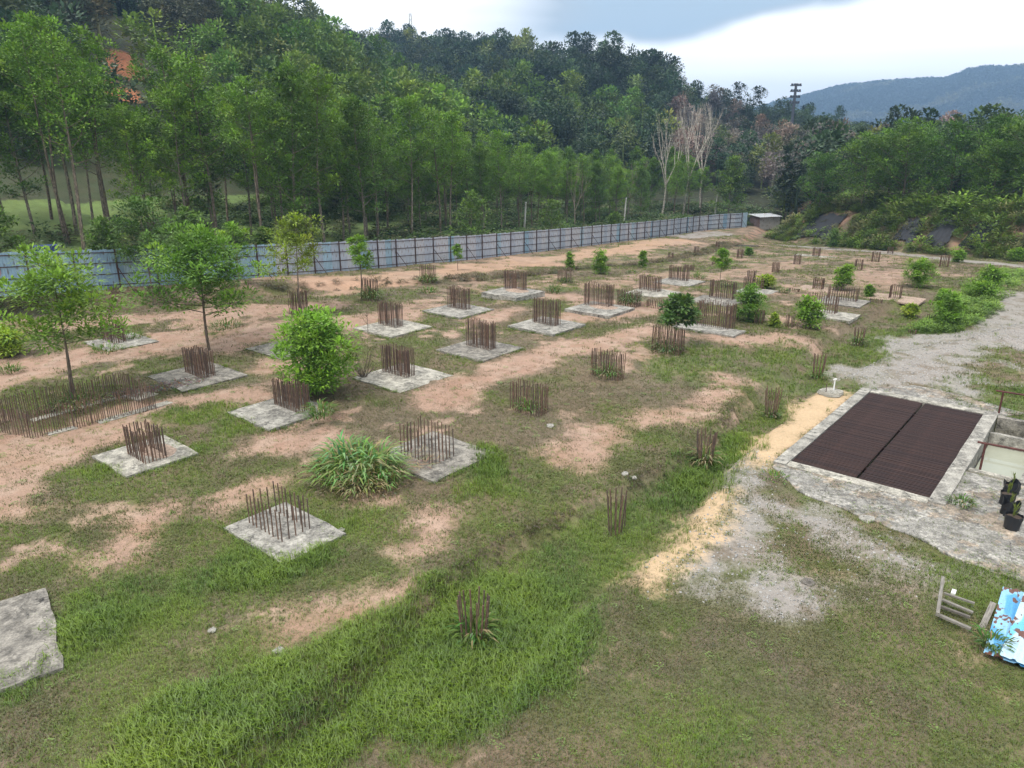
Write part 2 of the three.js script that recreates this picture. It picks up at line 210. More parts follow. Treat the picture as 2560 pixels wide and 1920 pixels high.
// layers of the site's ground at one place: what shows, before grain
function layers(x, d) {
  const c = cover(x, d), n4 = fbm(x * 0.9 + 60, d * 0.9 + 20, 3), o = { base: null, earth: C.earth, wE: 0, wG: 0, wR: 0, wS: 0, wB: 0 };
  if (c.out || c.s3 > 1 || d > 132) {
    let k = C.floor; const sF = c.sF;
    if (c.out && x < -12 && sF > 9 && sF < 44) k = mix3(C.floor, C.lawn, sm(9, 15, sF) * sm(-10, -20, x) * (0.7 + 0.3 * n4));
    if (sF > 44 || d > 150) k = mix3(C.hill, C.floor, n4);
    if (c.s3 > 1 && c.s3 < 12) k = mix3(C.brush, C.red, sm(0.54, 0.68, c.n1) * 0.7);
    o.base = mix3(k, C.scar, scarAt(x, d)); o.earth = o.base; return o;
  }
  let k = mix3(C.thatch, C.olive, sm(0.35, 0.65, n4) * (1 - (x > 0 && d < 17 ? 0.3 : 0.9) * sm(0.47, 0.62, fbm(x * 0.2 + 200, d * 0.2 + 31, 3)))); k = mix3(k, C.green, c.green * 0.6);
  if (c.bank) k = mix3(k, n4 > 0.5 ? C.brush : C.red, c.bank * 0.75);
  if (c.road) k = mix3(k, C.road, c.road * 0.85);
  o.base = k; o.earth = mix3(mix3(C.earth, C.red, sm(0.5, 0.75, n4) * 0.6), C.pale, sm(0.5, 0.75, c.n2) * 0.6);
  o.wE = c.earth * (1 - c.road * 0.7) * lerp(1, 0.72, sm(46, 62, d)); o.wG = c.gravel * (0.55 + 0.6 * sm(0.35, 0.6, c.n2)); o.wR = c.road; o.wS = c.sand;
  if (x > 6 && d < 24 && sdl(E2, x, d) < 0) { o.wB = sm(0.40, 0.62, fbm(x * 0.7, d * 0.7, 3)) * sm(13.5, 16, d) * 0.8; }
  return o;
}
function groundColour(x, d) { const o = layers(x, d); let k = mix3(o.base, o.earth, o.wE); k = mix3(k, C.gravel, o.wG); return mix3(k, C.sand, o.wS); }
const NT = 512, grainN = (seed, f0, oct) => { const a = new Float32Array(NT * NT); for (let y = 0; y < NT; y++) for (let x = 0; x < NT; x++) { let v = 0, w = 0, am = 1, f = f0; for (let o = 0; o < oct; o++) { v += am * noiseWrap(x / NT, y / NT, f, seed + o); w += am; am *= 0.75; f *= 2; } a[y * NT + x] = v / w; } return a; };
const GN1 = grainN(201, 16, 4), GN2 = grainN(211, 90, 2), GN3 = grainN(221, 6, 4);
function bakeGround(x0, x1, d0, d1, n, cell, px) { // colour of the ground as a texture, grain included
  const gx = Math.ceil((x1 - x0) / cell) + 2, gd = Math.ceil((d1 - d0) / cell) + 2, F = 11, G = new Float32Array(gx * gd * F);
  for (let j = 0; j < gd; j++) for (let i = 0; i < gx; i++) { const o = layers(x0 + i * cell, d0 + j * cell), q = (j * gx + i) * F; G.set([...o.base, ...o.earth, o.wE, o.wG, o.wS, o.wB, o.wR], q); }
  const data = new Uint8Array(n * n * 4), v = new Float32Array(F), enc = (c) => { c = c < 0 ? 0 : c > 1 ? 1 : c; return 255 * (c <= 0.0031308 ? 12.92 * c : 1.055 * Math.pow(c, 1 / 2.4) - 0.055); };
  const lut = new Uint8Array(4097); for (let i = 0; i <= 4096; i++) lut[i] = enc(i / 4096);
  for (let r = 0; r < n; r++) for (let c = 0; c < n; c++) {
    const x = (c + 0.5) / n * (x1 - x0), d = (r + 0.5) / n * (d1 - d0), fi = x / cell, fj = d / cell, i = fi | 0, j = fj | 0, u = fi - i, w = fj - j, q = (j * gx + i) * F, q2 = q + gx * F, wa = (1 - u) * (1 - w), wb = u * (1 - w), wc = (1 - u) * w, wd = u * w;
    for (let k = 0; k < F; k++) v[k] = G[q + k] * wa + G[q + F + k] * wb + G[q2 + k] * wc + G[q2 + F + k] * wd;
    const ix = (x * px) | 0, id = (d * px) | 0, a = GN1[(id & 511) * NT + (ix & 511)], b = GN2[((id * 2 + 91) & 511) * NT + ((ix * 2 + 37) & 511)], e = GN3[((id >> 1) & 511) * NT + (((ix + id * 0.3) >> 1) & 511)];
    const th = (t) => { t += (a - 0.5) * 1.1 * Math.min(1, 4 * t * (1 - t)) + (b - 0.5) * 0.5 * Math.min(1, 3 * t); return t < 0.1 ? 0 : t > 0.95 ? 1 : (t - 0.1) * 1.176; };
    const wE = th(v[6]) * 0.85, wG = th(v[7]), wS = th(v[8]), wB = th(v[9]); let R = v[0], Gc = v[1], Bc = v[2];
    const m = 0.62 + 0.5 * a + 0.3 * b; R *= m * (0.9 + 0.2 * e); Gc *= m; Bc *= m * (1.1 - 0.2 * e);
    const me = 0.82 + 0.24 * a + 0.12 * b; R += (v[3] * me - R) * wE; Gc += (v[4] * me - Gc) * wE; Bc += (v[5] * me - Bc) * wE;
    const gk = 0.70 + 0.35 * b + 0.25 * a, g2 = Math.max(wG, wB * 0.85); R += (C.gravel[0] * gk * 1.02 - R) * g2 * 0.9; Gc += (C.gravel[1] * gk - Gc) * g2 * 0.9; Bc += (C.gravel[2] * gk * 0.98 - Bc) * g2 * 0.9;
    R += (C.sand[0] * me - R) * wS; Gc += (C.sand[1] * me - Gc) * wS; Bc += (C.sand[2] * me - Bc) * wS;
    const o = (r * n + c) * 4; data[o] = lut[Math.min(4096, Math.max(0, R * 4096)) | 0]; data[o + 1] = lut[Math.min(4096, Math.max(0, Gc * 4096)) | 0]; data[o + 2] = lut[Math.min(4096, Math.max(0, Bc * 4096)) | 0]; data[o + 3] = 255;
  }
  const t = new THREE.DataTexture(data, n, n, THREE.RGBAFormat); t.magFilter = THREE.LinearFilter; t.colorSpace = THREE.SRGBColorSpace; t.needsUpdate = true; return t;
}
{ // the ground sheet in three pieces: near site, far site, land behind the fence with the hills
  const xs = [], ds = []; const half = []; for (let x = 0; x < 430;) { half.push(x); x += x < 22 ? 0.28 : 0.28 * (1 + 0.05 * (x - 22)); }
  for (let i = half.length - 1; i > 0; i--) xs.push(-half[i]); xs.push(...half);
  for (let d = -25; d < 600;) { ds.push(d); d += d < 6 ? 2 : d < 42 ? 0.24 : 0.24 * (1 + 0.04 * (d - 42)); }
  const nx = xs.length, nd = ds.length, pos = new Float32Array(nx * nd * 3), idx = new Uint32Array((nx - 1) * (nd - 1) * 6);
  let k = 0;
  for (let j = 0; j < nd; j++) for (let i = 0; i < nx; i++, k++) {
    const x = xs[i], d = ds[j]; let y = Hg(x, d);
    if (d > 16 && d < 34 && (inRect(x, d, GC[0], GC[1], GA, GB, 0.1) || inRect(x, d, tankC[0], tankC[1], tankA, tankB, 0.1))) y = -1.9;
    pos[k * 3] = x; pos[k * 3 + 1] = y; pos[k * 3 + 2] = -d;
  }
  k = 0; for (let j = 0; j < nd - 1; j++) for (let i = 0; i < nx - 1; i++) { const a = j * nx + i, b = a + 1, c = a + nx, e = c + 1; idx[k++] = a; idx[k++] = b; idx[k++] = c; idx[k++] = b; idx[k++] = e; idx[k++] = c; }
  const whole = new THREE.BufferGeometry(); whole.setAttribute('position', new THREE.BufferAttribute(pos, 3)); whole.setIndex(new THREE.BufferAttribute(idx, 1)); whole.computeVertexNormals(); const nor = whole.attributes.normal.array;
  const first = (a, v) => a.findIndex((q) => q >= v), i0 = first(xs, -26), i1 = first(xs, 26), j0 = first(ds, 7.5), j1 = first(ds, 44), k0 = first(xs, -64), k1 = first(xs, 64), j2 = first(ds, 132);
  const piece = (name, label, rects, mat, uvOf, colours) => {
    const map = new Map(), p = [], n = [], uv = [], col = [], id = []; const vert = (i, j) => { const q = j * nx + i; if (!map.has(q)) { map.set(q, p.length / 3); p.push(pos[q * 3], pos[q * 3 + 1], pos[q * 3 + 2]); n.push(nor[q * 3], nor[q * 3 + 1], nor[q * 3 + 2]); uv.push(...uvOf(xs[i], ds[j])); if (colours) col.push(...groundColour(xs[i], ds[j])); } return map.get(q); };
    for (const [a, b, c, e] of rects) for (let j = c; j < e; j++) for (let i = a; i < b; i++) { const A = vert(i, j), Bv = vert(i + 1, j), Cv = vert(i, j + 1), Dv = vert(i + 1, j + 1); id.push(A, Bv, Cv, Bv, Dv, Cv); }
    const g = new THREE.BufferGeometry(); g.setAttribute('position', new THREE.Float32BufferAttribute(p, 3)); g.setAttribute('normal', new THREE.Float32BufferAttribute(n, 3)); g.setAttribute('uv', new THREE.Float32BufferAttribute(uv, 2)); if (colours) g.setAttribute('color', new THREE.Float32BufferAttribute(col, 3)); g.setIndex(id);
    single(name, g, mat, label, 'ground', null, 'structure');
  };
  const bump = (w, h) => { const t = groundBump.clone(); t.repeat.set(w / 4.3, h / 4.3); t.needsUpdate = true; return t; };
  const X0 = xs[i0], X1 = xs[i1], D0 = ds[j0], D1 = ds[j1], Y0 = xs[k0], Y1 = xs[k1], D2 = ds[j2];
  piece('site_ground', 'bare earth, turf and gravel ground around the nearer pile caps', [[i0, i1, j0, j1]], std([1, 1, 1], { map: bakeGround(X0, X1, D0, D1, 2048, 0.13, 40), bumpMap: bump(X1 - X0, D1 - D0), bumpScale: 0.05, roughness: 1 }), (x, d) => [(x - X0) / (X1 - X0), (d - D0) / (D1 - D0)]);
  piece('field_ground', 'earth and dry turf of the field running back to the fence', [[k0, i0, j0, j2], [i1, k1, j0, j2], [i0, i1, j1, j2]], std([1, 1, 1], { map: bakeGround(Y0, Y1, D0, D2, 2048, 0.4, 24), bumpMap: bump(Y1 - Y0, D2 - D0), bumpScale: 0.06, roughness: 1 }), (x, d) => [(x - Y0) / (Y1 - Y0), (d - D0) / (D2 - D0)]);
  piece('outer_ground', 'wooded land and hill slopes around the site', [[0, nx - 1, 0, j0], [0, k0, j0, j2], [k1, nx - 1, j0, j2], [0, nx - 1, j2, nd - 1]], M.ground, (x, d) => [x / 4.3, d / 4.3], true);
  console.log('ground', nx, nd);
}

// ---------------------------------------------------------------- geometry helpers
const bx = (w, h, l, x = 0, y = 0, z = 0, ry = 0, rx = 0, rz = 0) => { const g = new THREE.BoxGeometry(w, h, l); if (rx) g.rotateX(rx); if (rz) g.rotateZ(rz); if (ry) g.rotateY(ry); g.translate(x, y, z); return g; };
const UPV = new THREE.Vector3(0, 1, 0);
function bar(a, b, r, n = 6, r2 = r) { const A = new THREE.Vector3(...a), B = new THREE.Vector3(...b), D = B.clone().sub(A), L = D.length(); const g = new THREE.CylinderGeometry(r2, r, L, n, 1); g.applyQuaternion(new THREE.Quaternion().setFromUnitVectors(UPV, D.normalize())); g.translate((A.x + B.x) / 2, (A.y + B.y) / 2, (A.z + B.z) / 2); return g; }
function tube(pts, rad, n = 6) { // tapered limb through points
  const P = pts.map((p) => new THREE.Vector3(...p)), pos = [], uv = [], idx = [];
  for (let i = 0; i < P.length; i++) {
    const t = P[Math.min(i + 1, P.length - 1)].clone().sub(P[Math.max(i - 1, 0)]).normalize(), s = new THREE.Vector3(0.31, 0.02, 0.95).cross(t).normalize(), b = t.clone().cross(s);
    for (let k = 0; k <= n; k++) { const a = k / n * Math.PI * 2, c = Math.cos(a) * rad[i], e = Math.sin(a) * rad[i]; pos.push(P[i].x + s.x * c + b.x * e, P[i].y + s.y * c + b.y * e, P[i].z + s.z * c + b.z * e); uv.push(k / n, P[i].y * 0.6); }
  }
  for (let i = 0; i < P.length - 1; i++) for (let k = 0; k < n; k++) { const a = i * (n + 1) + k, c = a + n + 1; idx.push(a, a + 1, c, a + 1, c + 1, c); }
  const g = new THREE.BufferGeometry(); g.setAttribute('position', new THREE.Float32BufferAttribute(pos, 3)); g.setAttribute('uv', new THREE.Float32BufferAttribute(uv, 2)); g.setIndex(idx); g.computeVertexNormals(); return g;
}
class Leaves { // many small folded leaf faces in one mesh
  constructor() { this.p = []; this.n = []; this.c = []; this.i = []; }
  add(x, y, z, dx, dy, dz, L, W, c, fold = 0.25, droop = 0.15) {
    let l = Math.hypot(dx, dy, dz) || 1; dx /= l; dy /= l; dz /= l;
    let sx = -dz, sz = dx, sl = Math.hypot(sx, sz); if (sl < 0.05) { sx = 1; sz = 0; sl = 1; } sx /= sl; sz /= sl;
    const nx = dy * sz, ny = dz * sx - dx * sz, nz = -dy * sx, up = ny < 0 ? -1 : 1, w = W / 2, b = this.p.length / 3;
    const mx = x + dx * L * 0.45, my = y + dy * L * 0.45, mz = z + dz * L * 0.45, f = fold * w * up;
    this.p.push(x, y, z, mx + sx * w + nx * f, my + ny * f, mz + sz * w + nz * f, mx - sx * w + nx * f, my + ny * f, mz - sz * w + nz * f, x + dx * L, y + dy * L - droop * L, z + dz * L);
    for (let k = 0; k < 4; k++) { this.n.push(nx * up, ny * up, nz * up); this.c.push(c[0], c[1], c[2]); }
    this.i.push(b, b + 1, b + 2, b + 1, b + 3, b + 2);
  }
  geo() { const g = new THREE.BufferGeometry(); g.setAttribute('position', new THREE.Float32BufferAttribute(this.p, 3)); g.setAttribute('normal', new THREE.Float32BufferAttribute(this.n, 3)); g.setAttribute('color', new THREE.Float32BufferAttribute(this.c, 3)); g.setIndex(this.i); return g; }
}
function clump(L, R, x, y, z, r, n, len, wid, col, vary = 0.25, flat = 0.75) { // leaves spread through a ball, pointing out and up
  const k = R.r(1 - vary, 1 + vary), yel = R() < 0.25 ? R.r(0, 0.35) : 0, c0 = [col[0] * k * (1 + yel), col[1] * k * (1 + yel * 0.4), col[2] * k];
  for (let i = 0; i < n; i++) {
    const a = R() * 6.283, cz = R.r(-0.75, 1), s = Math.sqrt(1 - cz * cz), q = r * Math.cbrt(R.r(0.12, 1)), ox = s * Math.cos(a), oz = s * Math.sin(a), v = R.r(0.78, 1.22);
    L.add(x + ox * q, y + cz * q * flat, z + oz * q, ox + R.n() * 0.6, cz * 0.5 + R.r(-0.1, 0.75), oz + R.n() * 0.6, len * R.r(0.7, 1.25), wid * R.r(0.75, 1.25), [c0[0] * v, c0[1] * v, c0[2] * v]);
  }
}
// a broadleaf tree: forked trunk, limbs, crown of leaf clumps spread through the volume
function treeShape(o) {
  const R = RNG(o.seed), L = new Leaves(), wood = [], H = o.H, r0 = o.r ?? H * 0.011;
  const stems = o.stems ?? 1;
  for (let s = 0; s < stems; s++) {
    const lean = [R.n() * (o.lean ?? 0.06) * H + (stems > 1 ? Math.cos(s * 2.4 + o.seed) * 0.07 * H : 0), R.n() * (o.lean ?? 0.06) * H + (stems > 1 ? Math.sin(s * 2.4 + o.seed) * 0.07 * H : 0)], hs = H * (s ? R.r(0.8, 0.95) : 1), pts = [], rad = [], N = 7, wob = R() * 6;
    for (let i = 0; i <= N; i++) { const t = i / N; pts.push([lean[0] * t * t + Math.sin(t * 5 + wob) * 0.012 * H, hs * t * 0.96, lean[1] * t * t + Math.cos(t * 4 + wob) * 0.012 * H]); rad.push(lerp(r0, r0 * 0.12, t)); }
    wood.push(tube(pts, rad, 6));
    const on = (t) => { const f = t * N, i = Math.min(N - 1, Math.floor(f)), u = f - i; return [lerp(pts[i][0], pts[i + 1][0], u), lerp(pts[i][1], pts[i + 1][1], u), lerp(pts[i][2], pts[i + 1][2], u)]; };
    const nb = Math.round(o.branches / stems); let ang = R() * 6;
    for (let b = 0; b < nb; b++) {
      const t = lerp(o.base, 0.98, (b + R() * 0.8) / nb), p = on(t); ang += 2.4 + R.n() * 0.5;
      const prof = o.profile ? o.profile((t - o.base) / (1 - o.base)) : Math.sqrt(Math.max(0.05, 1 - ((t - o.base) / (1 - o.base)) ** 1.6)), len = o.spread * prof * R.r(0.65, 1.15), rise = len * R.r(0.25, 0.75) * (o.rise ?? 1);
      const e = [p[0] + Math.cos(ang) * len, p[1] + rise, p[2] + Math.sin(ang) * len], m = [lerp(p[0], e[0], 0.5), lerp(p[1], e[1], 0.35), lerp(p[2], e[2], 0.5)], rb = Math.max(0.012, r0 * 0.42 * (1 - t * 0.6));
      wood.push(tube([p, m, e], [rb, rb * 0.65, rb * 0.25], 4));
      const nc = o.clumps ?? 2;
      for (let c = 0; c < nc; c++) { const u = nc === 1 ? 1 : lerp(0.45, 1.05, c / (nc - 1)), q = o.clumpR * R.r(0.7, 1.25); clump(L, R, lerp(p[0], e[0], u) + R.n() * q * 0.5, lerp(p[1], e[1], u) + R.n() * q * 0.4, lerp(p[2], e[2], u) + R.n() * q * 0.5, q, Math.round(o.leaves * R.r(0.7, 1.3)), o.leaf[0], o.leaf[1], o.col, o.vary); }
    }
    const top = on(1); clump(L, R, top[0], top[1], top[2], o.clumpR, o.leaves, o.leaf[0], o.leaf[1], o.col, o.vary);
  }
  return { wood: mergeGeometries(wood), crown: L.geo() };
}
function proto(base, shape, wood, label, category, group) { const g = new THREE.Group(); part(g, 'trunk', shape.wood, wood); part(g, 'crown', shape.crown, M.leaf); g.userData = { base, label, category, group }; return g; }

// ---------------------------------------------------------------- pile caps with starter bars
const barGeo = (() => { const g = new THREE.CylinderGeometry(0.019, 0.019, 1, 5, 1); g.translate(0, 0.5, 0); return g; })();
function slabGeo(a, b, h, seed, rough = 0.03) {
  const g = new THREE.BoxGeometry(a, h, b, 10, 1, 10), p = g.attributes.position, uv = g.attributes.uv, nm = g.attributes.normal;
  for (let i = 0; i < p.count; i++) {
    let x = p.getX(i), y = p.getY(i), z = p.getZ(i); const n = fbm(x * 1.7 + seed * 9, z * 1.7 + seed * 3, 3) - 0.5, ex = Math.abs(x) > a / 2 - 1e-3, ez = Math.abs(z) > b / 2 - 1e-3;
    if (ex) x += n * rough * 3; if (ez) z += n * rough * 3; if (y > 0) y += n * rough - ((ex || ez) ? 0.012 : 0);
    p.setXYZ(i, x, y, z); const sx = Math.abs(nm.getX(i)) > 0.5, sz = Math.abs(nm.getZ(i)) > 0.5; uv.setXY(i, (sx ? z : x) / 3.1 + seed * 0.37, (sx || sz ? y : z) / 3.1 + seed * 0.21);
  }
  g.translate(0, h / 2, 0); g.computeVertexNormals(); return g;
}
function cageBars(parent, R, cx, cz, a, b, h, step, y0 = 0, lean = 0.02, round = false) {
  const spots = [];
  if (round) { const n = Math.max(6, Math.round(Math.PI * a / step)); for (let i = 0; i < n; i++) { const t = i / n * 6.283; spots.push([Math.cos(t) * a / 2, Math.sin(t) * a / 2]); } }
  else { const na = Math.max(2, Math.round(a / step)), nb = Math.max(2, Math.round(b / step)); for (let i = 0; i <= na; i++) { const x = -a / 2 + a * i / na; spots.push([x, -b / 2], [x, b / 2]); } for (let i = 1; i < nb; i++) { const z = -b / 2 + b * i / nb; spots.push([-a / 2, z], [a / 2, z]); } }
  for (const [x, z] of spots) {
    const m = part(parent, 'rebar', barGeo, R.pick(M.bars)); m.position.set(cx + x + R.n() * 0.02, y0 - 0.05, cz + z + R.n() * 0.02); m.rotation.set(R.n() * lean, 0, R.n() * lean);
    if (round) { m.rotation.z += -x / a * 0.16; m.rotation.x += z / a * 0.16; }
    m.scale.y = h * R.r(0.93, 1.04) + 0.05;
  }
}
const blocked = [];  // rectangles no grass grows in: [x, d, a, b]
const CAPS = [ // slab x,d | cage x,d,height | slab along U, along V | slab height | cage along U, along V | step | label
  [-6.12, 17.57, -6.32, 17.79, 0.97, 1.95, 2.8, 0.07, 0.85, 1.55, 0.2, 'small oblong concrete pile cap with sparse thin rusty starter bars and creeping weeds on top', 0],
  [-2.62, 22.6, -2.82, 22.53, 1.11, 2.9, 3.0, 0.06, 0.95, 1.5, 0.16, 'concrete pile cap littered with dead grass beside the big clump of tall grass', 0],
  [-12.25, 22.66, -12.14, 22.53, 1.09, 2.4, 2.5, 0.04, 0.7, 1.3, 0.12, 'soil-covered pile cap with a leaning brown rebar cage near the long wall cage', 1],
  [-9.0, 26.9, -8.66, 27.28, 1.13, 2.9, 2.9, 0.05, 0.55, 1.6, 0.1, 'concrete pile cap with rusty bars in front of the big bright green bush', 0],
  [-14.1, 31.45, -14.04, 31.65, 1.23, 3.0, 3.3, 0.05, 0.6, 1.5, 0.1, 'concrete pile cap with rusty bars beside the foot of the round-crowned sapling', 0],
  [-20.49, 37.34, -20.93, 37.5, 1.06, 2.6, 2.9, 0.07, 0.6, 1.4, 0.12, 'grey pile cap with thin bars amid weeds on the bare earth towards the blue fence', 0],
  [-4.89, 31.31, -5.13, 31.77, 1.3, 3.1, 3.2, 0.05, 0.5, 1.6, 0.1, 'worn pile cap with broken stained edges and dense bars beside the dry twigs', 2],
  [-1.61, 35.97, -1.58, 36.27, 1.43, 3.13, 3.17, 0.09, 0.5, 1.55, 0.1, 'clean square pile cap with tall bars next along the row from the worn broken-edged cap', 0], [1.99, 40.75, 1.96, 41.01, 1.47, 3.13, 3.17, 0.09, 0.5, 1.55, 0.1, 'clean square pile cap with tall bars next to the half-buried cap', 0],
  [5.48, 45.01, 5.46, 45.69, 1.47, 3.1, 3.2, 0.16, 0.6, 1.8, 0.1, 'pile cap half buried under spilled soil with a wide reddish rebar cage', 1],
  [-6.7, 40.38, -6.91, 40.86, 1.33, 3.13, 3.17, 0.1, 0.5, 1.5, 0.1, 'clean square pile cap with tall bars and a bare twig at its corner', 0], [-3.33, 44.92, -3.34, 45.46, 1.34, 3.13, 3.17, 0.1, 0.5, 1.5, 0.1, 'clean square pile cap with tall bars next to the thick cap standing proud', 0],
  [0.06, 50.05, 0.22, 50.75, 1.36, 3.1, 3.1, 0.3, 0.55, 1.6, 0.11, 'thick pale pile cap standing proud with soil heaped on its back half', 1],
  [-11.36, 36.2, -11.05, 36.6, 1.11, 3.0, 3.1, 0.06, 0.5, 1.5, 0.12, 'concrete pile cap mostly hidden behind the big bright green bush', 0],
  [9.95, 51.41, 9.86, 52.13, 1.12, 2.9, 3.0, 0.1, 0.5, 1.5, 0.12, 'clean square pile cap close behind the bamboo-like grass', 0], [13.05, 57.06, 13.16, 57.77, 1.12, 2.9, 3.0, 0.1, 0.5, 1.5, 0.12, 'clean square pile cap with a pale weed clump behind it', 0],
  [13.5, 47.88, 14.11, 48.72, 1.2, 2.6, 3.0, 0.08, 0.6, 1.6, 0.13, 'pale pile cap with open bars behind the wide muddy rebar cage', 0],
  [10.98, 40.02, 11.53, 40.73, 1.4, 1.6, 3.6, 0.1, 1.0, 1.9, 0.12, 'long concrete footing with a wide muddy rebar cage set in dark soil', 0],
  [19.4, 43.6, 19.02, 44.41, 1.15, 2.2, 2.6, 0.08, 0.5, 1.7, 0.14, 'pale footing with open bars behind the rounded shrub', 0],
  [21.68, 47.58, 21.9, 48.11, 0.89, 2.6, 2.8, 0.06, 0.5, 1.8, 0.15, 'grey pile cap with sparse short bars below the round bush', 0],
  [17.56, 52.38, 17.65, 53.37, 0.89, 2.4, 2.4, 0.06, 0.5, 1.3, 0.16, 'grey pile cap with sparse bars between yellowish shrubs', 0],
];
CAPS.forEach((c, i) => {
  const R = RNG(100 + i), [sx, sd, cx, cd, hb, a, b, hs, ca, cb, step, label, soil] = c, y = Hg(sx, sd) - 0.03;
  const g = thing('concrete_pad', label || 'clean square concrete pile cap with a tall dense rusty bar cage', 'pile cap', sx, y, -sd, TH, 'pile caps with starter bars');
  part(g, 'slab', slabGeo(a, b, hs + 0.12, i + 1, soil === 2 ? 0.06 : 0.03).translate(0, -0.06, 0), i % 4 === 2 ? M.concPale : i % 3 === 1 ? M.concDark : M.conc);
  const dx = cx - sx, dd = cd - sd, u = dx * U[0] + dd * U[1], v = dx * V[0] + dd * V[1];
  if (soil === 1) part(g, 'spilled_soil', mound(a * 0.62, b * 0.9, 0.16, i + 40).translate(a * 0.16, hs + 0.02, 0), M.soilCap);
  cageBars(g, R, u, -v, ca, cb, hb, step, hs, 0.025);
  if (step <= 0.13) { const n = Math.round(cb / 0.2); for (let k = 0; k < n; k++) { const m = part(g, 'rebar', barGeo, R.pick(M.bars)); m.position.set(u + R.n() * ca * 0.2, hs, -v - cb / 2 + (k + 0.5) * cb / n); m.scale.y = hb * R.r(0.85, 1); m.rotation.set(R.n() * 0.03, 0, R.n() * 0.03); } }
  blocked.push([sx, sd, a, b]);
});
function mound(a, b, h, seed) { // low uneven heap
  const g = new THREE.PlaneGeometry(a, b, 12, 12); g.rotateX(-Math.PI / 2); const p = g.attributes.position, uv = g.attributes.uv;
  for (let i = 0; i < p.count; i++) { const x = p.getX(i), z = p.getZ(i), e = Math.max(Math.abs(x) / (a / 2), Math.abs(z) / (b / 2)), r = Math.hypot(x / (a / 2), z / (b / 2)); const n = fbm(x * 2 + seed, z * 2 + seed * 3, 3); p.setXYZ(i, x * (0.85 + 0.3 * n), h * sm(1.05, 0.2, r) * (0.6 + 0.8 * n) - 0.05 * e, z * (0.85 + 0.3 * n)); uv.setXY(i, x / 4, z / 4); }
  g.computeVertexNormals(); return g;
}
console.log('caps');

// rebar cages without a cap
function cage(name, label, group, x, d, a, b, h, step, seed, o = {}) {
  const g = thing(name, label, 'rebar cage', x, Hg(x, d) - 0.02, -d, o.turn ?? TH, group); cageBars(g, RNG(seed), 0, 0, a, b, h, step, 0, o.lean ?? 0.03, o.round);
  if (o.foot) part(g, 'footing', slabGeo(o.foot[0], o.foot[1], 0.12, seed, 0.03).translate(0, -0.05, 0), o.footMat ?? M.conc);
  blocked.push([x, d, a * 0.7, b * 0.7]); return g;
}
const fars = [[18.82, 57.59, 0.71, 0.96], [23.62, 65.85, 0.67, 0.94], [28.62, 74.01, 0.75, 1.06], [31.87, 67.66, 0.73, 1], [37.58, 76.29, 0.86, 1.06], [45.25, 88.59, 0.69, 0.85], [41.58, 70.9, 0.93, 1.09], [24.94, 80.91, 0.72, 1.05]];
fars.forEach((f, i) => cage('column_cage', 'slim square cage of rusty column bars rising from bare turf', 'square column cages across the field', f[0], f[1], f[2] * 0.72, f[2] * 0.72, f[3], 0.13, 300 + i));
cage('column_cage', 'rusty column cage on a long pale strip footing', null, 34.41, 83.64, 0.7, 0.65, 1.05, 0.13, 320, { foot: [1.4, 4.6], footMat: M.concPale });
cage('column_cage', 'rusty column cage set in a reddish earth-covered footing beside the round bush', null, 22.46, 53.54, 0.55, 0.6, 0.87, 0.12, 321, { foot: [2.2, 2.6], footMat: M.soilCap });
cage('column_cage', 'rusty column cage on a wide orange earth-topped footing', null, 25.99, 49.29, 0.6, 0.62, 0.95, 0.12, 322, { foot: [2.4, 3.4], footMat: M.soilCap });
cage('short_cage', 'knee-high row of short rusty bars below the orange footing', null, 23.87, 47.58, 0.3, 0.7, 0.3, 0.12, 323);
cage('short_cage', 'low weathered stub of short bars beside yellowish shrubs', null, 20.29, 52.4, 0.3, 0.65, 0.25, 0.12, 324);
[[15.78, 40.77, 0.33, 0.75], [14.36, 41.71, 0.4, 0.8], [13.3, 42.9, 0.4, 0.6]].forEach((f, i) => cage('loose_bars', 'small leaning group of thin bars among the rounded shrubs', 'thin bar groups among the shrubs', f[0], f[1], f[2], f[2], f[3], 0.14, 330 + i, { lean: 0.06 }));
[[25.37, 43.58, 0.35, 0.6], [22.89, 40.91, 0.35, 0.3]].forEach((f, i) => cage('loose_bars', ['dark stub of bars overgrown by the leafy roadside bush', 'low tilted stub of bars in the grassy ditch'][i], null, f[0], f[1], f[2], f[2], f[3], 0.12, 340 + i, { lean: 0.08, round: true }));
cage('loose_bars', 'slim bars standing close behind the round bush', null, 35.23, 61.46, 0.2, 0.3, 1.02, 0.12, 345);
[[19.92, 72.8, 0.25, 0.9], [16.85, 78.46, 0.43, 0.86], [21.91, 88.06, 0.42, 0.9], [26.7, 96.54, 0.33, 0.92], [16.36, 69.06, 0.3, 0.4], [16.41, 67.08, 0.3, 0.55]].forEach((f, i) => cage('loose_bars', 'small dark bundle of bars far out near the earth bank', 'far bar bundles near the bank', f[0], f[1], f[2], f[2], f[3], 0.12, 350 + i, { lean: 0.06 }));
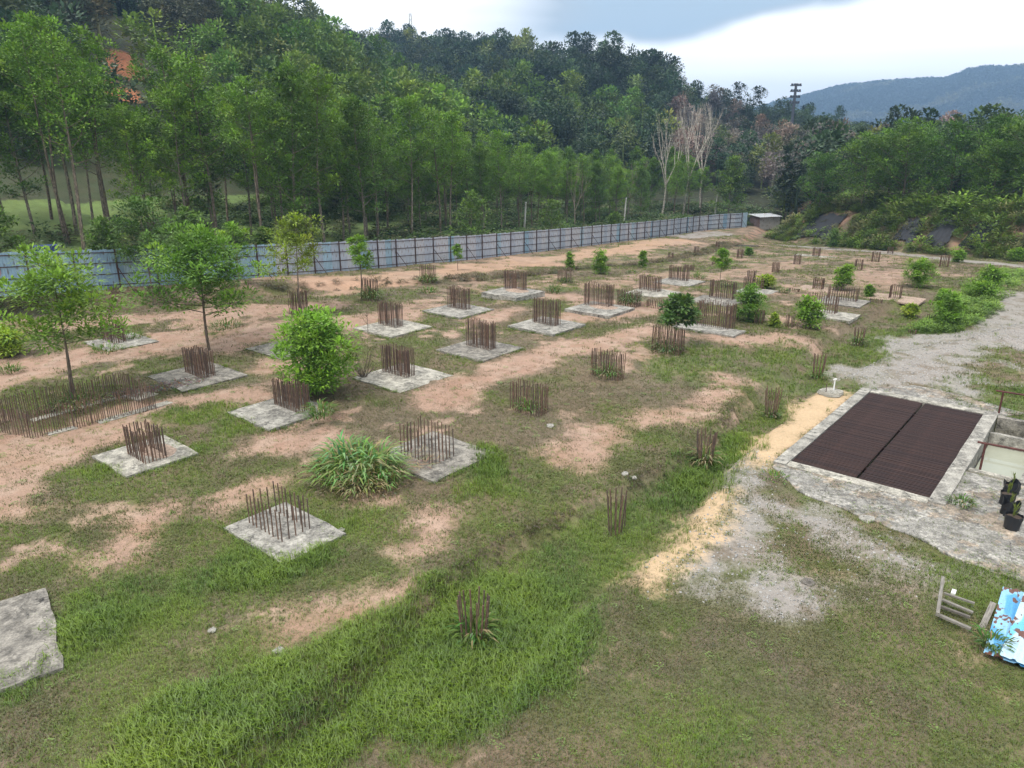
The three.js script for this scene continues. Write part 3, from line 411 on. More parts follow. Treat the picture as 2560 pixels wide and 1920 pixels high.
const midC = [[4.25, 31.42, 0.5, 1.45, 1.18, 'weed-filled rebar cage with thin dark bars left open on turf beside the worn path'], [0.67, 27.1, 0.6, 1.4, 1.16, 'open rebar cage with a leafy seedling growing out of its middle'], [7.78, 35.53, 0.6, 1.5, 1.29, 'grass-choked rebar cage with a broad-leaved sapling rising from it'], [-9.5, 48.71, 0.5, 1.1, 1.5, 'rebar cage swallowed by leafy climbers below the small slender tree'], [-6.52, 56.8, 0.5, 1.2, 1.4, 'tall rebar cage overgrown by weeds at the foot of the bank'], [4.14, 57.1, 0.5, 1.1, 1.0, 'rebar cage with bright green weeds at its base near the bank'], [7.52, 46.62, 0.6, 1.4, 1.0, 'low rebar cage full of bamboo-like grass behind the soil-covered cap'], [-12.96, 43.92, 0.6, 1.1, 1.5, 'slender rebar cage around the trunk of the tall yellowish sapling'], [9.3, 46.0, 0.5, 1.4, 0.55, 'short row of thin bars beside the bamboo-like grass']];
midC.forEach((f, i) => cage('open_cage', f[5], null, f[0], f[1], f[2], f[3], f[4], 0.13, 400 + i, { lean: 0.05 }));
const piles = [[-0.83, 13.72, 0.5, 1.1, 'thick grey pile cage tangled with grass in the lush green swale'], [2.9, 18.37, 0.34, 1.28, 'narrow pile cage with one bar standing apart beside the ochre bank'], [6.51, 22.82, 0.42, 1.31, 'narrow pile cage wrapped in long drooping grass opposite the gravel'], [10.38, 27.69, 0.4, 1.22, 'straight narrow pile cage beside the pale sand path'], [14.18, 32.6, 0.36, 1.23, 'splayed narrow pile cage beyond the manhole lid'], [18.66, 38.37, 0.42, 0.97, 'leafy narrow pile cage at the head of the swale with a thin rod beside it']];
piles.forEach((f, i) => { const g = cage('pile_cage', f[4], 'narrow pile cages along the swale', f[0], f[1], f[2], f[2], f[3], 0.11, 430 + i, { round: true, lean: 0.05 }); if (i === 1 || i === 5) { const m = part(g, 'rebar', barGeo, M.bars[3]); m.position.set(0.34, -0.03, 0.1); m.scale.y = f[3] * 0.98; } });
{ // long wall cage at the left
  const c0 = [-16.98, 24.2], c1 = [-14.07, 27.32], c2 = [-16.08, 28.96], c3 = [-19.6, 25.3], mid = [-16.7, 26.5], R = RNG(77);
  const g = thing('wall_cage', 'long rectangular wall cage of thin upright bars around twin sapling trunks', 'rebar cage', mid[0], Hg(...mid), -mid[1]);
  const P = [c0, c1, c2, c3];
  for (let e = 0; e < 4; e++) {
    const A = P[e], B = P[(e + 1) % 4], L = Math.hypot(B[0] - A[0], B[1] - A[1]), n = Math.round(L / 0.15);
    for (let i = 0; i < n; i++) for (let k = 0; k < 2; k++) { if (k && e % 2) continue; const t = i / n, ox = k * 0.22 * (mid[0] - (A[0] + B[0]) / 2) / 2, od = k * 0.22 * (mid[1] - (A[1] + B[1]) / 2) / 2, x = lerp(A[0], B[0], t) + ox + R.n() * 0.03, d = lerp(A[1], B[1], t) + od + R.n() * 0.03; const m = part(g, 'rebar', barGeo, R.pick(M.bars)); m.position.set(x - mid[0], Hg(x, d) - Hg(...mid) - 0.05, -d + mid[1]); m.scale.set(0.85, R.r(0.95, 1.12), 0.85); m.rotation.set(R.n() * 0.03, 0, R.n() * 0.03); }
  }
  for (const [a, b, w] of [[[-15.55, 25.8], [-13.85, 28.15], 0.42], [[-16.72, 24.55], [-16.1, 25.3], 0.3], [[-15.6, 28.4], [-15.2, 29.2], 1.1], [[-18.1, 25.95], [-16.3, 28.6], 0.4]]) {
    const L = Math.hypot(b[0] - a[0], b[1] - a[1]), m = part(g, 'concrete_strip', slabGeo(L, w, 0.14, L * 3, 0.04), M.concPale); m.position.set((a[0] + b[0]) / 2 - mid[0], Hg((a[0] + b[0]) / 2, (a[1] + b[1]) / 2) - Hg(...mid) - 0.08, -(a[1] + b[1]) / 2 + mid[1]); m.rotation.y = Math.atan2(b[1] - a[1], b[0] - a[0]);
  }
}
{ const x = -11.1, d = 12.6, g = single('bare_slab', slabGeo(3.0, 3.4, 0.16, 88, 0.05).translate(0, -0.05, 0), M.concDark, 'weathered grey slab without bars in the tall grass', 'slab'); g.position.set(...at(x, d, -0.02)); g.rotation.y = TH - 0.25; blocked.push([x, d, 3, 3.4]); }
console.log('cages');

// ---------------------------------------------------------------- grate pit, tank, aprons, railings
function flatPoly(pts, y, h, seed, jit = 0.12) { // irregular slab outline, pts in (x, d)
  const out = []; const R = RNG(seed); for (let i = 0; i < pts.length; i++) { const a = pts[i], b = pts[(i + 1) % pts.length], L = Math.hypot(b[0] - a[0], b[1] - a[1]), n = Math.max(1, Math.round(L / 0.3)); for (let k = 0; k < n; k++) { const t = k / n, j = k ? jit : jit * 0.3; out.push(new THREE.Vector2(lerp(a[0], b[0], t) + R.n() * j, lerp(a[1], b[1], t) + R.n() * j)); } }
  const g = new THREE.ExtrudeGeometry(new THREE.Shape(out), { depth: h, bevelEnabled: true, bevelSize: 0.02, bevelThickness: 0.015, bevelSegments: 1 }); g.rotateX(-Math.PI / 2); g.translate(0, y - h, 0);
  const p = g.attributes.position, uv = g.attributes.uv; for (let i = 0; i < p.count; i++) uv.setXY(i, p.getX(i) / 3.4 + seed * 0.1, (p.getZ(i) + p.getY(i)) / 3.4); return g;
}
const Pw = (u, v) => { const q = toW(u, v); return [q[0], q[1]]; };
const ga = GA / 2, gb = GB / 2;
single('concrete_apron', flatPoly([Pw(-ga - 0.1, gb + 0.35), Pw(-ga - 0.75, gb + 0.3), Pw(-ga - 2.0, gb - 1.0), Pw(-ga - 2.4, gb - 2.7), Pw(-ga - 2.7, -gb - 0.2), Pw(-ga - 3.3, -gb - 1.5), Pw(-ga - 3.4, -gb - 3.2), Pw(-ga - 0.5, -gb - 3.7), Pw(-1.75, -gb - 2.6), Pw(-1.75, -gb - 0.15), Pw(-ga - 0.08, -gb - 0.15)], 0.03, 0.2, 5), M.apron, 'cracked grey concrete apron in front of the grate', 'concrete apron', null, 'structure');
single('concrete_apron', flatPoly([Pw(ga + 0.1, gb + 0.2), Pw(ga + 0.9, gb + 0.1), Pw(ga + 2.3, gb - 1.2), Pw(ga + 2.2, -0.6), Pw(ga + 1.7, -gb), Pw(ga + 1.2, -gb - 1.2), Pw(ga + 0.1, -gb - 0.3)], 0.025, 0.2, 9), M.apron, 'broken pale concrete apron behind the grate', 'concrete apron', null, 'structure');
{
  const g = thing('drain_grate', 'large dark rusty steel bar grate over a concrete pit', 'grate', GC[0], 0, -GC[1], TH);   // local x = U, local -z = V
  const curb = (u0, u1, v0, v1, top, name, mat) => { const m = part(g, name, slabGeo(u1 - u0, v1 - v0, 1.9 + top, u0 * 3 + v0 + 20, 0.02), mat); m.position.set((u0 + u1) / 2, -1.9, -(v0 + v1) / 2); };
  curb(-ga - 0.45, ga + 0.45, gb, gb + 0.4, 0.1, 'curb', M.conc); curb(-ga - 0.45, -ga, -gb, gb, 0.07, 'curb', M.concPale); curb(ga, ga + 0.45, -gb, gb, 0.1, 'curb', M.concPale); curb(-ga - 0.3, ga + 0.3, -gb - 0.45, -gb, 0.12, 'curb', M.conc);
  const fl = part(g, 'pit_floor', bx(GA, 0.1, GB, 0, -1.75, 0), M.concDark); fl.receiveShadow = true;
  const w = part(g, 'pit_water', new THREE.PlaneGeometry(GA, GB).rotateX(-Math.PI / 2), water([0.05, 0.05, 0.035])); w.position.y = -0.4;
  const bw = 0.046, n = 94, half = gb - 0.04, R = RNG(9), bgeo = new THREE.BoxGeometry(bw, 0.05, half - 0.02);
  for (const s of [-1, 1]) {
    const leaf = new THREE.Group(); leaf.name = 'grate_panel'; g.add(leaf);
    for (let i = 0; i < n; i++) { const m = part(leaf, 'grate_bar', bgeo, R.pick(M.grate)); m.position.set(-ga + 0.06 + i * (GA - 0.12) / (n - 1), 0.035 + R.n() * 0.006, s * (half / 2 + 0.03)); m.rotation.y = R.n() * 0.004; m.rotation.x = R.n() * 0.004; }
    for (let k = 0; k < 4; k++) { const m = part(leaf, 'cross_flat', new THREE.BoxGeometry(GA - 0.05, 0.07, 0.03), M.grate[1]); m.position.set(0, -0.028, s * (0.1 + k * (half - 0.15) / 3)); }
  }
  for (let k = 0; k < 4; k++) { const m = part(g, 'support_beam', new THREE.BoxGeometry(0.14, 0.16, GB), M.grate[1]); m.position.set(-ga + 1.3 + k * (GA - 2.6) / 3, -0.15, 0); }
}
{
  const g = thing('water_tank', 'concrete tank of two cells with green stagnant water beside the grate', 'tank', tankC[0], 0, -tankC[1], TH), a = tankA, b = tankB, dv = a / 2 - 1.35;
  const wall = (u, v, du, dw, top, mat, name = 'wall') => { const m = part(g, name, slabGeo(du, dw, 1.9 + top, u * 2 + v * 5 + 3, 0.025), mat); m.position.set(u, -1.9, -v); };
  wall(0, -b / 2 - 0.17, a + 0.9, 0.34, 0.14, M.conc); wall(a / 2 + 0.14, 0, 0.28, b, 0.13, M.concDark); wall(-a / 2 - 0.12, 0, 0.24, b, 0.06, M.concPale); wall(dv, 0, 0.16, b, -0.06, M.conc, 'divider');
  part(g, 'tank_floor', bx(a, 0.1, b, 0, -1.75, 0), M.concDark);
  const w1 = part(g, 'stagnant_water', new THREE.PlaneGeometry(a / 2 + dv - 0.09, b - 0.005).rotateX(-Math.PI / 2), water([0.40, 0.41, 0.32])); w1.position.set((dv - 0.08 - a / 2) / 2, -0.55, 0);
  const w2 = part(g, 'stagnant_water', new THREE.PlaneGeometry(a / 2 - dv - 0.09, b - 0.005).rotateX(-Math.PI / 2), water([0.13, 0.14, 0.03])); w2.position.set((dv + 0.08 + a / 2) / 2, -0.5, 0);
}
function railing(label, a, b, h, over) {
  const g = thing('railing', label, 'railing', a[0], 0.06, -a[1]), D = [b[0] - a[0], 0, -(b[1] - a[1])], L = Math.hypot(D[0], D[2]), u = [D[0] / L, D[2] / L];
  part(g, 'post', bar([0, -0.1, 0], [0, h, 0], 0.035, 8), M.rail); part(g, 'post', bar([D[0], -0.1, D[2]], [D[0], h, D[2]], 0.035, 8), M.rail); part(g, 'top_rail', bar([-u[0] * over, h, -u[1] * over], [D[0] + u[0] * 0.1, h + 0.02, D[2] + u[1] * 0.1], 0.036, 8), M.rail);
}
railing('rusty red pipe railing across the tank beside black plant bags', [15.03, 21.6], [16.05, 20.85], 0.85, 0.22);
railing('rusty red pipe railing at the grassy end of the tank', [18.83, 26.7], [21.1, 25.0], 0.85, 0.25);
{ // manhole lid
  const g = thing('manhole', 'broken grey manhole lid with two rods on the sandy mound', 'manhole', ...at(13.32, 29.06, 0.02), 0.3);
  const c = new THREE.CylinderGeometry(0.42, 0.5, 0.14, 14, 1); const p = c.attributes.position; for (let i = 0; i < p.count; i++) { const n = 1 + 0.3 * (hash(Math.round(p.getX(i) * 50), Math.round(p.getZ(i) * 50)) - 0.5); p.setX(i, p.getX(i) * n); p.setZ(i, p.getZ(i) * n); } c.computeVertexNormals(); c.translate(0, 0.07, 0);
  part(g, 'lid', c, M.concPale); part(g, 'rod', bar([-0.36, 0, 0.1], [-0.37, 0.5, 0.1], 0.018), M.bars[3]); part(g, 'pipe', bar([0.1, 0.1, 0], [0.1, 0.62, 0], 0.03, 8), M.white); part(g, 'pipe_cap', bar([0.03, 0.62, 0], [0.17, 0.62, 0], 0.035, 8), M.white);
}
// plant bags
[[13.55, 17.75, 0.2, 0.42, 1], [13.95, 18.5, 0.2, 0.4, 0], [14.3, 19.15, 0.19, 0.38, 1], [14.9, 19.9, 0.2, 0.34, 0]].forEach(([x, d, r, h, full], i) => {
  const g = thing('plant_bag', ['black nursery bag with an upright grassy seedling, standing at the end of the row', 'crumpled black nursery bag lying folded between two others', 'black nursery bag with a thin yellowish seedling', 'sagging black nursery bag with torn rim below the railing'][i], 'plant bag', x, 0.03, -d), R = RNG(600 + i);
  const c = new THREE.CylinderGeometry(r * 1.05, r * 0.92, h, 18, 6, true), p = c.attributes.position; for (let k = 0; k < p.count; k++) { const a = Math.atan2(p.getZ(k), p.getX(k)), t = p.getY(k) / h + 0.5, n = 1 + (full ? 0.05 : 0.16) * Math.sin(a * 5 + t * 4 + i) + 0.05 * Math.sin(a * 9 - t * 7); p.setXYZ(k, p.getX(k) * n, p.getY(k) + (t > 0.9 ? (full ? 0.02 : 0.09) * Math.sin(a * 3 + i) : 0), p.getZ(k) * n); } c.computeVertexNormals(); c.translate(0, h / 2, 0);
  part(g, 'bag', c, M.bag); part(g, 'soil', new THREE.CircleGeometry(r * 0.95, 14).rotateX(-Math.PI / 2).translate(0, h * (full ? 0.85 : 0.6), 0), M.soil);
  const L = new Leaves(); for (let k = 0; k < (full ? 26 : 12); k++) { const a = R() * 6.28, s = R.r(0.1, 0.5); L.add(R.n() * 0.06, h * 0.8 + R.r(0, 0.25), R.n() * 0.06, Math.cos(a) * s, 1, Math.sin(a) * s, R.r(0.15, 0.35), 0.03, [0.16, 0.2, 0.04]); } part(g, 'seedling', L.geo(), M.leaf);
});
// roofing sheets
function roofSheet(w, l, ribs, seed, mat) {
  const nx = ribs * 8, nz = 24, g = new THREE.PlaneGeometry(w, l, nx, nz); g.rotateX(-Math.PI / 2); const p = g.attributes.position;
  for (let i = 0; i < p.count; i++) { const x = p.getX(i), z = p.getZ(i), t = ((x / w + 0.5) * ribs) % 1, r = sm(0.62, 0.72, t) * sm(0.98, 0.88, t); p.setY(i, r * 0.035 + (fbm(x * 2 + seed, z * 1.3, 2) - 0.5) * 0.04 + (Math.abs(z) > l / 2 - 0.01 ? (hash(i, seed) - 0.5) * 0.01 : 0)); }
  const low = g.clone(); low.translate(0, -0.004, 0); const m = mergeGeometries([g, low]); m.computeVertexNormals(); return m;
}
const sheetTex = (blue, white, seed) => dataTex(512, (u, v) => { let c = [...blue]; const w = sm(0.42, 0.5, noiseWrap(u, v, 7, seed) * 0.5 + noiseWrap(u, v, 3, seed + 1) * 0.5) * white; c = mix3(c, [0.80, 0.90, 0.95], w); const r = sm(0.60, 0.66, noiseWrap(u, v, 6, seed + 2) * 0.6 + noiseWrap(u, v, 30, seed + 3) * 0.4); c = mix3(c, [0.44, 0.27, 0.21], r * 0.95); const k = 0.95 + 0.1 * (noiseWrap(u, v, 90, seed + 4) - 0.5); return [c[0] * k, c[1] * k, c[2] * k]; });
{
  const mk = (mat, w, l, ribs, x, d, y, turn, label, seed) => { const s = single('roof_sheet', roofSheet(w, l, ribs, seed, mat), mat, label, 'roof sheet'); s.position.set(x, y, -d); s.rotation.y = turn; };
  const A = std([1, 1, 1], { map: sheetTex([0.45, 0.77, 0.92], 0.9, 81), roughness: 0.45 }), B = std([1, 1, 1], { map: sheetTex([0.36, 0.66, 0.86], 0.5, 91), roughness: 0.5 });
  const dir = Math.atan2(14.63 - 12.35, 11.59 - 9.56);   // sheets' long side
  mk(A, 1.5, 3.1, 5, 11.42, 13.05, Hg(11.3, 13.2) + 0.17, dir - Math.PI / 2, 'faded light blue corrugated roof sheet with rust patches lying on top', 3);
  mk(B, 1.6, 3.0, 5, 11.18, 13.22, Hg(11.3, 13.2) + 0.1, dir - Math.PI / 2 + 0.05, 'scuffed blue corrugated roof sheet sticking out underneath another', 7);
  blocked.push([11.4, 13.1, 3.2, 1.7]);
}
{ // broken timber frame
  const o = [9.7, 14.2], y = Hg(...o) + 0.11, g = thing('timber_ladder', 'broken grey timber frame like a ladder lying in grass', 'timber frame', o[0], y, -o[1]), L = (a, b, w, h, mat, name) => { const dx = b[0] - a[0], dd = b[1] - a[1], l = Math.hypot(dx, dd); part(g, name, bx(l, h, w, 0, 0, 0, Math.atan2(dd, dx)).translate((a[0] + b[0]) / 2 - o[0], h / 2 + (a[2] ?? 0), -(a[1] + b[1]) / 2 + o[1]), mat); };
  L([9.26, 13.65, 0.06], [10.16, 15.06], 0.07, 0.09, M.wood, 'stile'); L([9.93, 14.58], [10.4, 14.18], 0.05, 0.04, M.wood, 'rung'); L([9.75, 14.32], [10.16, 13.84], 0.07, 0.04, M.wood, 'rung'); L([9.56, 14.06], [9.99, 13.66], 0.06, 0.05, M.woodDark, 'rung'); L([9.32, 13.78], [9.77, 13.26], 0.08, 0.05, M.wood, 'rung');
  const b = single('timber_board', bx(1.15, 0.035, 0.12), M.wood, 'loose grey board lying beside the blue roof sheets', 'board'); b.position.set(10.46, Hg(10.46, 13.8) + 0.08, -13.8); b.rotation.set(0.1, Math.atan2(0.9, 0.82), 0.06);
  const w = single('timber_offcut', bx(0.2, 0.1, 0.09), M.white, 'short whitish timber offcut beside the broken frame', 'offcut'); w.position.set(10.27, Hg(10.27, 14.75) + 0.06, -14.75); w.rotation.y = 0.9;
}
function rock(r, seed, sq = 0.6) { const g = new THREE.IcosahedronGeometry(r, 2), p = g.attributes.position; for (let i = 0; i < p.count; i++) { const n = 0.45 + 1.0 * fbm(p.getX(i) / r * 1.6 + seed, p.getZ(i) / r * 1.6 + p.getY(i) / r + seed * 2, 2); p.setXYZ(i, p.getX(i) * n, p.getY(i) * n * sq, p.getZ(i) * n); } g.computeVertexNormals(); return g; }
[[-4.84, 12.73, 0.12, 'pale grey lump of rubble on bare earth at the ditch lip'], [-6.45, 13.4, 0.09, 'small whitish lump of rubble in thin grass'], [-4.63, 17.68, 0.1, 'grey stone fragment at the corner of the small oblong pile cap'], [3.58, 21.31, 0.14, 'grey broken brick lump near the narrow pile cage'], [3.82, 21.1, 0.12, 'white broken lump lying against a grey one'], [1.42, 25.47, 0.16, 'flat pale sheet scrap on the turf before the open cage'], [9.91, 18.28, 0.2, 'cream crumbled mortar lump at the edge of the cracked apron'], [7.06, 15.23, 0.16, 'dark ash lump on the pinkish gravel']].forEach(([x, d, r, label], i) => { const m = single('rubble', rock(r, i + 3, 0.45), i === 7 ? M.woodDark : M.stone, label, 'rubble'); m.position.set(...at(x, d, 0.02)); });
console.log('site things');

// ---------------------------------------------------------------- hoarding fence
{
  const FH = 2.5, PWD = 0.86, line = []; // walk the line
  const S = [[-33.2, 37.4, 1.82], ...FN.slice(2, 12)], base = S[0];
  const panelGeo = (() => { const pts = [], n = 5, t = 0.004; for (let i = 0; i < n; i++) { const x0 = -PWD / 2 + i * PWD / n, w = PWD / n; pts.push([x0, 0], [x0 + w * 0.55, 0], [x0 + w * 0.66, 0.022], [x0 + w * 0.9, 0.022]); } pts.push([PWD / 2, 0]); const sh = new THREE.Shape([...pts.map((p) => new THREE.Vector2(p[0], p[1])), ...pts.reverse().map((p) => new THREE.Vector2(p[0], p[1] - t))]); const g = new THREE.ExtrudeGeometry(sh, { depth: FH, bevelEnabled: false }); g.rotateX(-Math.PI / 2); const p = g.attributes.position, uv = g.attributes.uv; for (let i = 0; i < p.count; i++) uv.setXY(i, p.getX(i) / 2.7, p.getY(i) / 2.7); g.computeVertexNormals(); return g; })();
  const g = thing('hoarding_fence', 'long corrugated metal hoarding fence with dark posts and rails', 'fence', base[0], base[2], -base[1]), R = RNG(31);
  let total = 0; const cum = [0]; for (let i = 1; i < S.length; i++) { total += Math.hypot(S[i][0] - S[i - 1][0], S[i][1] - S[i - 1][1]); cum.push(total); }
  const on = (s) => { let i = 1; while (i < S.length - 1 && cum[i] < s) i++; const t = (s - cum[i - 1]) / (cum[i] - cum[i - 1]), a = S[i - 1], b = S[i]; return { x: lerp(a[0], b[0], t), d: lerp(a[1], b[1], t), y: lerp(a[2], b[2], t), ang: Math.atan2(b[1] - a[1], b[0] - a[0]) }; };
  const n = Math.floor(total / PWD);
  for (let i = 0; i < n; i++) { const q = on((i + 0.5) * PWD), m = part(g, 'panel', panelGeo, q.d < 56 ? R.pick(M.blue) : (R() < 0.12 ? R.pick(M.blue) : R.pick(M.pale))); m.position.set(q.x - base[0], q.y - base[2] - 0.05 + R.n() * 0.05, -q.d + base[1]); m.rotation.set(0, q.ang, 0); }
  const bay = 2.5, np = Math.floor(total / bay), postG = bx(0.075, FH + 0.1, 0.075, 0, FH / 2, 0), railY = [0.22, 0.92, 1.62, 2.28], railG = bx(bay, 0.05, 0.045);
  for (let i = 0; i <= np; i++) {
    const q = on(i * bay), ox = Math.sin(q.ang) * 0.06, od = -Math.cos(q.ang) * 0.06, p = part(g, 'post', postG, M.post); p.position.set(q.x - base[0] + ox, q.y - base[2] - 0.05, -(q.d + od) + base[1]); p.rotation.set(R.n() * 0.012, q.ang, R.n() * 0.012);
    if (i % 2 === 1) { const fx = q.x + Math.sin(q.ang) * 1.0 + Math.cos(q.ang) * 0.5, fd = q.d - Math.cos(q.ang) * 1.0 + Math.sin(q.ang) * 0.5; part(g, 'brace', bar([q.x - base[0] + ox * 1.5, q.y - base[2] + 1.35, -(q.d + od * 1.5) + base[1]], [fx - base[0], Hg(fx, fd) - base[2] - 0.05, -fd + base[1]], 0.028, 5), M.post); }
    if (i < np) { const q2 = on((i + 1) * bay), ang = Math.atan2(q2.d - q.d, q2.x - q.x), L = Math.hypot(q2.d - q.d, q2.x - q.x), sl = Math.atan2(q2.y - q.y, L); for (const ry of railY) { const m = part(g, 'rail', railG, M.post); m.position.set((q.x + q2.x) / 2 - base[0] + ox * 0.55, (q.y + q2.y) / 2 - base[2] + ry, -((q.d + q2.d) / 2 + od * 0.55) + base[1]); m.rotation.set(0, ang, sl, 'YXZ'); m.scale.x = L / bay; } }
  }
  // sprayed red number on a panel
  const q = on(5.9), num = []; const th = 0.022; num.push(bx(0.045, 0.42, 0.004, -0.26, 1.35, 0)); const o = new THREE.TorusGeometry(0.17, th, 4, 22); o.scale(0.85, 1.2, 0.1); o.translate(0.05, 1.35, 0); num.push(o);
  const m = part(g, 'sprayed_number', mergeGeometries(num.map((k) => { const c = k.toNonIndexed(); return c; })), std([0.45, 0.20, 0.17])); m.userData.label = 'sprayed red number 10'; m.position.set(q.x - base[0] + Math.sin(q.ang) * 0.012, q.y - base[2] - 0.05, -(q.d - Math.cos(q.ang) * 0.012) + base[1]); m.rotation.y = q.ang;
  // shed at the fence's end
  const sh = thing('shed', 'small grey corrugated shed with patched roof at the end of the fence', 'shed', 44.3, Hg(44.3, 131.5) - 0.1, -131.5, 0.35);
  part(sh, 'front_wall', roofSheet(4.2, 2.2, 9, 5).rotateX(Math.PI / 2).translate(0, 1.1, 1.4), std([0.34, 0.33, 0.30], { map: sheetMap })); part(sh, 'side_wall', roofSheet(2.8, 2.2, 6, 6).rotateX(Math.PI / 2).rotateY(Math.PI / 2).translate(2.1, 1.1, 0), std([0.30, 0.29, 0.27], { map: sheetMap })); part(sh, 'side_wall', roofSheet(2.8, 2.2, 6, 7).rotateX(Math.PI / 2).rotateY(-Math.PI / 2).translate(-2.1, 1.1, 0), std([0.16, 0.11, 0.10], { map: sheetMap })); part(sh, 'roof', roofSheet(4.8, 3.4, 10, 8).rotateX(0.08).translate(0, 2.3, 0), std([0.62, 0.64, 0.66], { map: sheetMap }));
  const bt = single('blue_skip', mergeGeometries([bx(2.4, 1.5, 1.4, 0, 0.75, 0), ...[-1, -0.5, 0, 0.5, 1].map((x) => bx(0.08, 1.4, 0.08, x, 0.75, 0.72)), bx(2.5, 0.1, 1.5, 0, 1.52, 0)]), std([0.03, 0.05, 0.17], { roughness: 0.5 }), 'dark blue ribbed steel skip behind the blue fence', 'skip'); bt.position.set(-30.2, Hg(-30.2, 48) + 1.35, -48); bt.rotation.y = 0.6; bt.scale.setScalar(0.55);
  console.log('fence panels', n, 'length', total);
}

// ---------------------------------------------------------------- plants on the site
const G1 = [0.15, 0.29, 0.035], G2 = [0.20, 0.36, 0.035], G3 = [0.11, 0.21, 0.04], YG = [0.32, 0.44, 0.045];
function plantThing(name, label, category, x, d, shape, wood, group, turn = 0) { const g = thing(name, label, category, ...at(x, d, -0.04), turn, group); if (shape.wood) part(g, 'trunk', shape.wood, wood); part(g, 'crown', shape.crown, M.leaf); return g; }
const sap = (seed, H, spread, base, branches, o = {}) => treeShape({ seed, H, spread, base, branches, clumps: 3, clumpR: spread * 0.27, leaves: 42, leaf: [0.27, 0.10], col: G1, r: 0.055, lean: 0.05, rise: 0.8, vary: 0.3, ...o });
plantThing('sapling', 'slender twin-trunked sapling rising out of the long wall cage', 'sapling', -17.6, 27.9, sap(11, 6.1, 2.3, 0.42, 20, { stems: 2, leaves: 88, col: [0.20, 0.34, 0.04] }), M.bark);
plantThing('sapling', 'round-crowned leafy sapling with a leaning brown trunk', 'sapling', -15.3, 35.97, sap(12, 5.9, 2.5, 0.32, 30, { leaves: 104, r: 0.08 }), M.bark);
plantThing('sapling', 'tall thin dark sapling standing against the blue fence', 'sapling', -23.06, 46.52, sap(13, 6.6, 2.0, 0.3, 22, { leaves: 72, col: G3 }), M.bark);
plantThing('sapling', 'tall yellowish sapling with open crown growing from a rebar cage', 'sapling', -12.81, 43.92, sap(14, 6.0, 1.8, 0.4, 16, { leaves: 72, col: YG.map((v) => v * 0.75) }), M.barkPale);
plantThing('sapling', 'thin sapling with sparse drooping tufts at the foot of the fence', 'sapling', -18.79, 50.35, sap(15, 4.3, 1.2, 0.35, 11, { leaves: 52, col: G2 }), M.barkPale);
plantThing('sapling', 'small slender tree with leaves in two tufts beside the climber-covered cage', 'sapling', -10.2, 49.37, sap(16, 4.2, 1.0, 0.5, 9, { leaves: 68, col: G2 }), M.bark);
plantThing('sapling', 'tiny thin seedling tree on the earth road by the fence', 'sapling', -4.88, 65.89, sap(17, 2.3, 0.45, 0.5, 6, { leaves: 44, r: 0.03, col: G2 }), M.bark);
plantThing('sapling', 'broad-leaved sapling with big dark glossy leaves above the grass-choked cage', 'sapling', 8.34, 36.3, sap(18, 2.6, 0.85, 0.45, 10, { leaves: 44, leaf: [0.34, 0.16], col: G3, r: 0.03 }), M.bark);
plantThing('sapling', 'thin sapling with a light rounded top beyond the low weeds', 'sapling', 16.29, 57.2, sap(19, 2.6, 0.8, 0.4, 10, { leaves: 52, col: G2, r: 0.03 }), M.bark);
const bush = (seed, H, W, o = {}) => treeShape({ seed, H, spread: W * 0.42, base: 0.06, branches: 26, stems: 3, clumps: 2, clumpR: W * 0.17, leaves: 44, leaf: [0.22, 0.085], col: G2, r: 0.03, lean: 0.1, rise: 0.7, vary: 0.3, profile: (t) => 0.55 + 0.6 * Math.sin(Math.PI * Math.min(1, t * 0.85 + 0.15)) * (1 - t * 0.4), ...o });
plantThing('bush', 'big bright green leafy bush behind a rebar cage', 'bush', -8.0, 28.9, bush(21, 3.5, 3.0, { branches: 60, leaves: 80, col: [0.19, 0.36, 0.03] }), M.bark);
const B = [[7.78, 64.38, 2.05, 1.5, 'dense upright bush at the foot of the brushy bank', G2], [12.49, 70.32, 1.64, 0.8, 'narrow upright bush against the brushy bank', G2], [5.35, 68.23, 1.6, 0.8, 'small sapling bush beside the earth road near the bank', G2], [13.9, 42.3, 1.95, 1.7, 'dense dark rounded shrub beside the wide muddy rebar cage', G1], [16.85, 40.8, 1.65, 1.55, 'rounded shrub with yellow-green tips beside the open-barred footing', G2], [24.03, 53.03, 1.75, 1.5, 'round bush behind the sparse short bars', G2], [30.41, 54.66, 2.07, 2.0, 'large ball-shaped bush alone on the far turf', G2], [14.95, 40.92, 0.7, 0.45, 'little young shrub between two rounded shrubs', YG], [25.92, 42.77, 2.0, 1.7, 'straggly leafy bush on the ditch edge by the gravel track', G2], [25, 45.23, 0.73, 0.8, 'small yellowish shrub near the ditch', YG], [24.54, 50.02, 0.8, 0.5, 'small pale shrub left of the orange footing', G2], [18.79, 54, 0.9, 1.25, 'yellowish spreading shrub behind the sparse-barred cap', YG], [35.34, 54, 1.45, 1.7, 'leafy bush at the bend of the hedge-like weeds', G2], [29.24, 49.34, 0.75, 0.8, 'small bush near the hedge-like weeds by the track', G2], [41.82, 96.56, 2.5, 1.3, 'tall dark shrub at the foot of the tarped bank', G3], [45.99, 75.98, 1.2, 1.2, 'rounded weed bush beside the far track', G2], [27.35, 85.56, 0.85, 0.9, 'small shrub near the far puddle', G1], [32.66, 50.53, 0.9, 1.9, 'low leafy weeds along the track edge', G2], [52.5, 76.76, 1.3, 1.6, 'leafy bush where the bank meets the track', G2], [-24.73, 34.83, 1.3, 1.6, 'yellowish bush growing at the earth patch by the fence', YG]];
B.forEach(([x, d, h, w, label, col], i) => plantThing('bush', label, 'bush', x, d, bush(700 + i, h, w, { branches: Math.round(10 + w * 8), leaves: Math.round(34 + 16 * Math.min(2, w)), col }), M.bark));
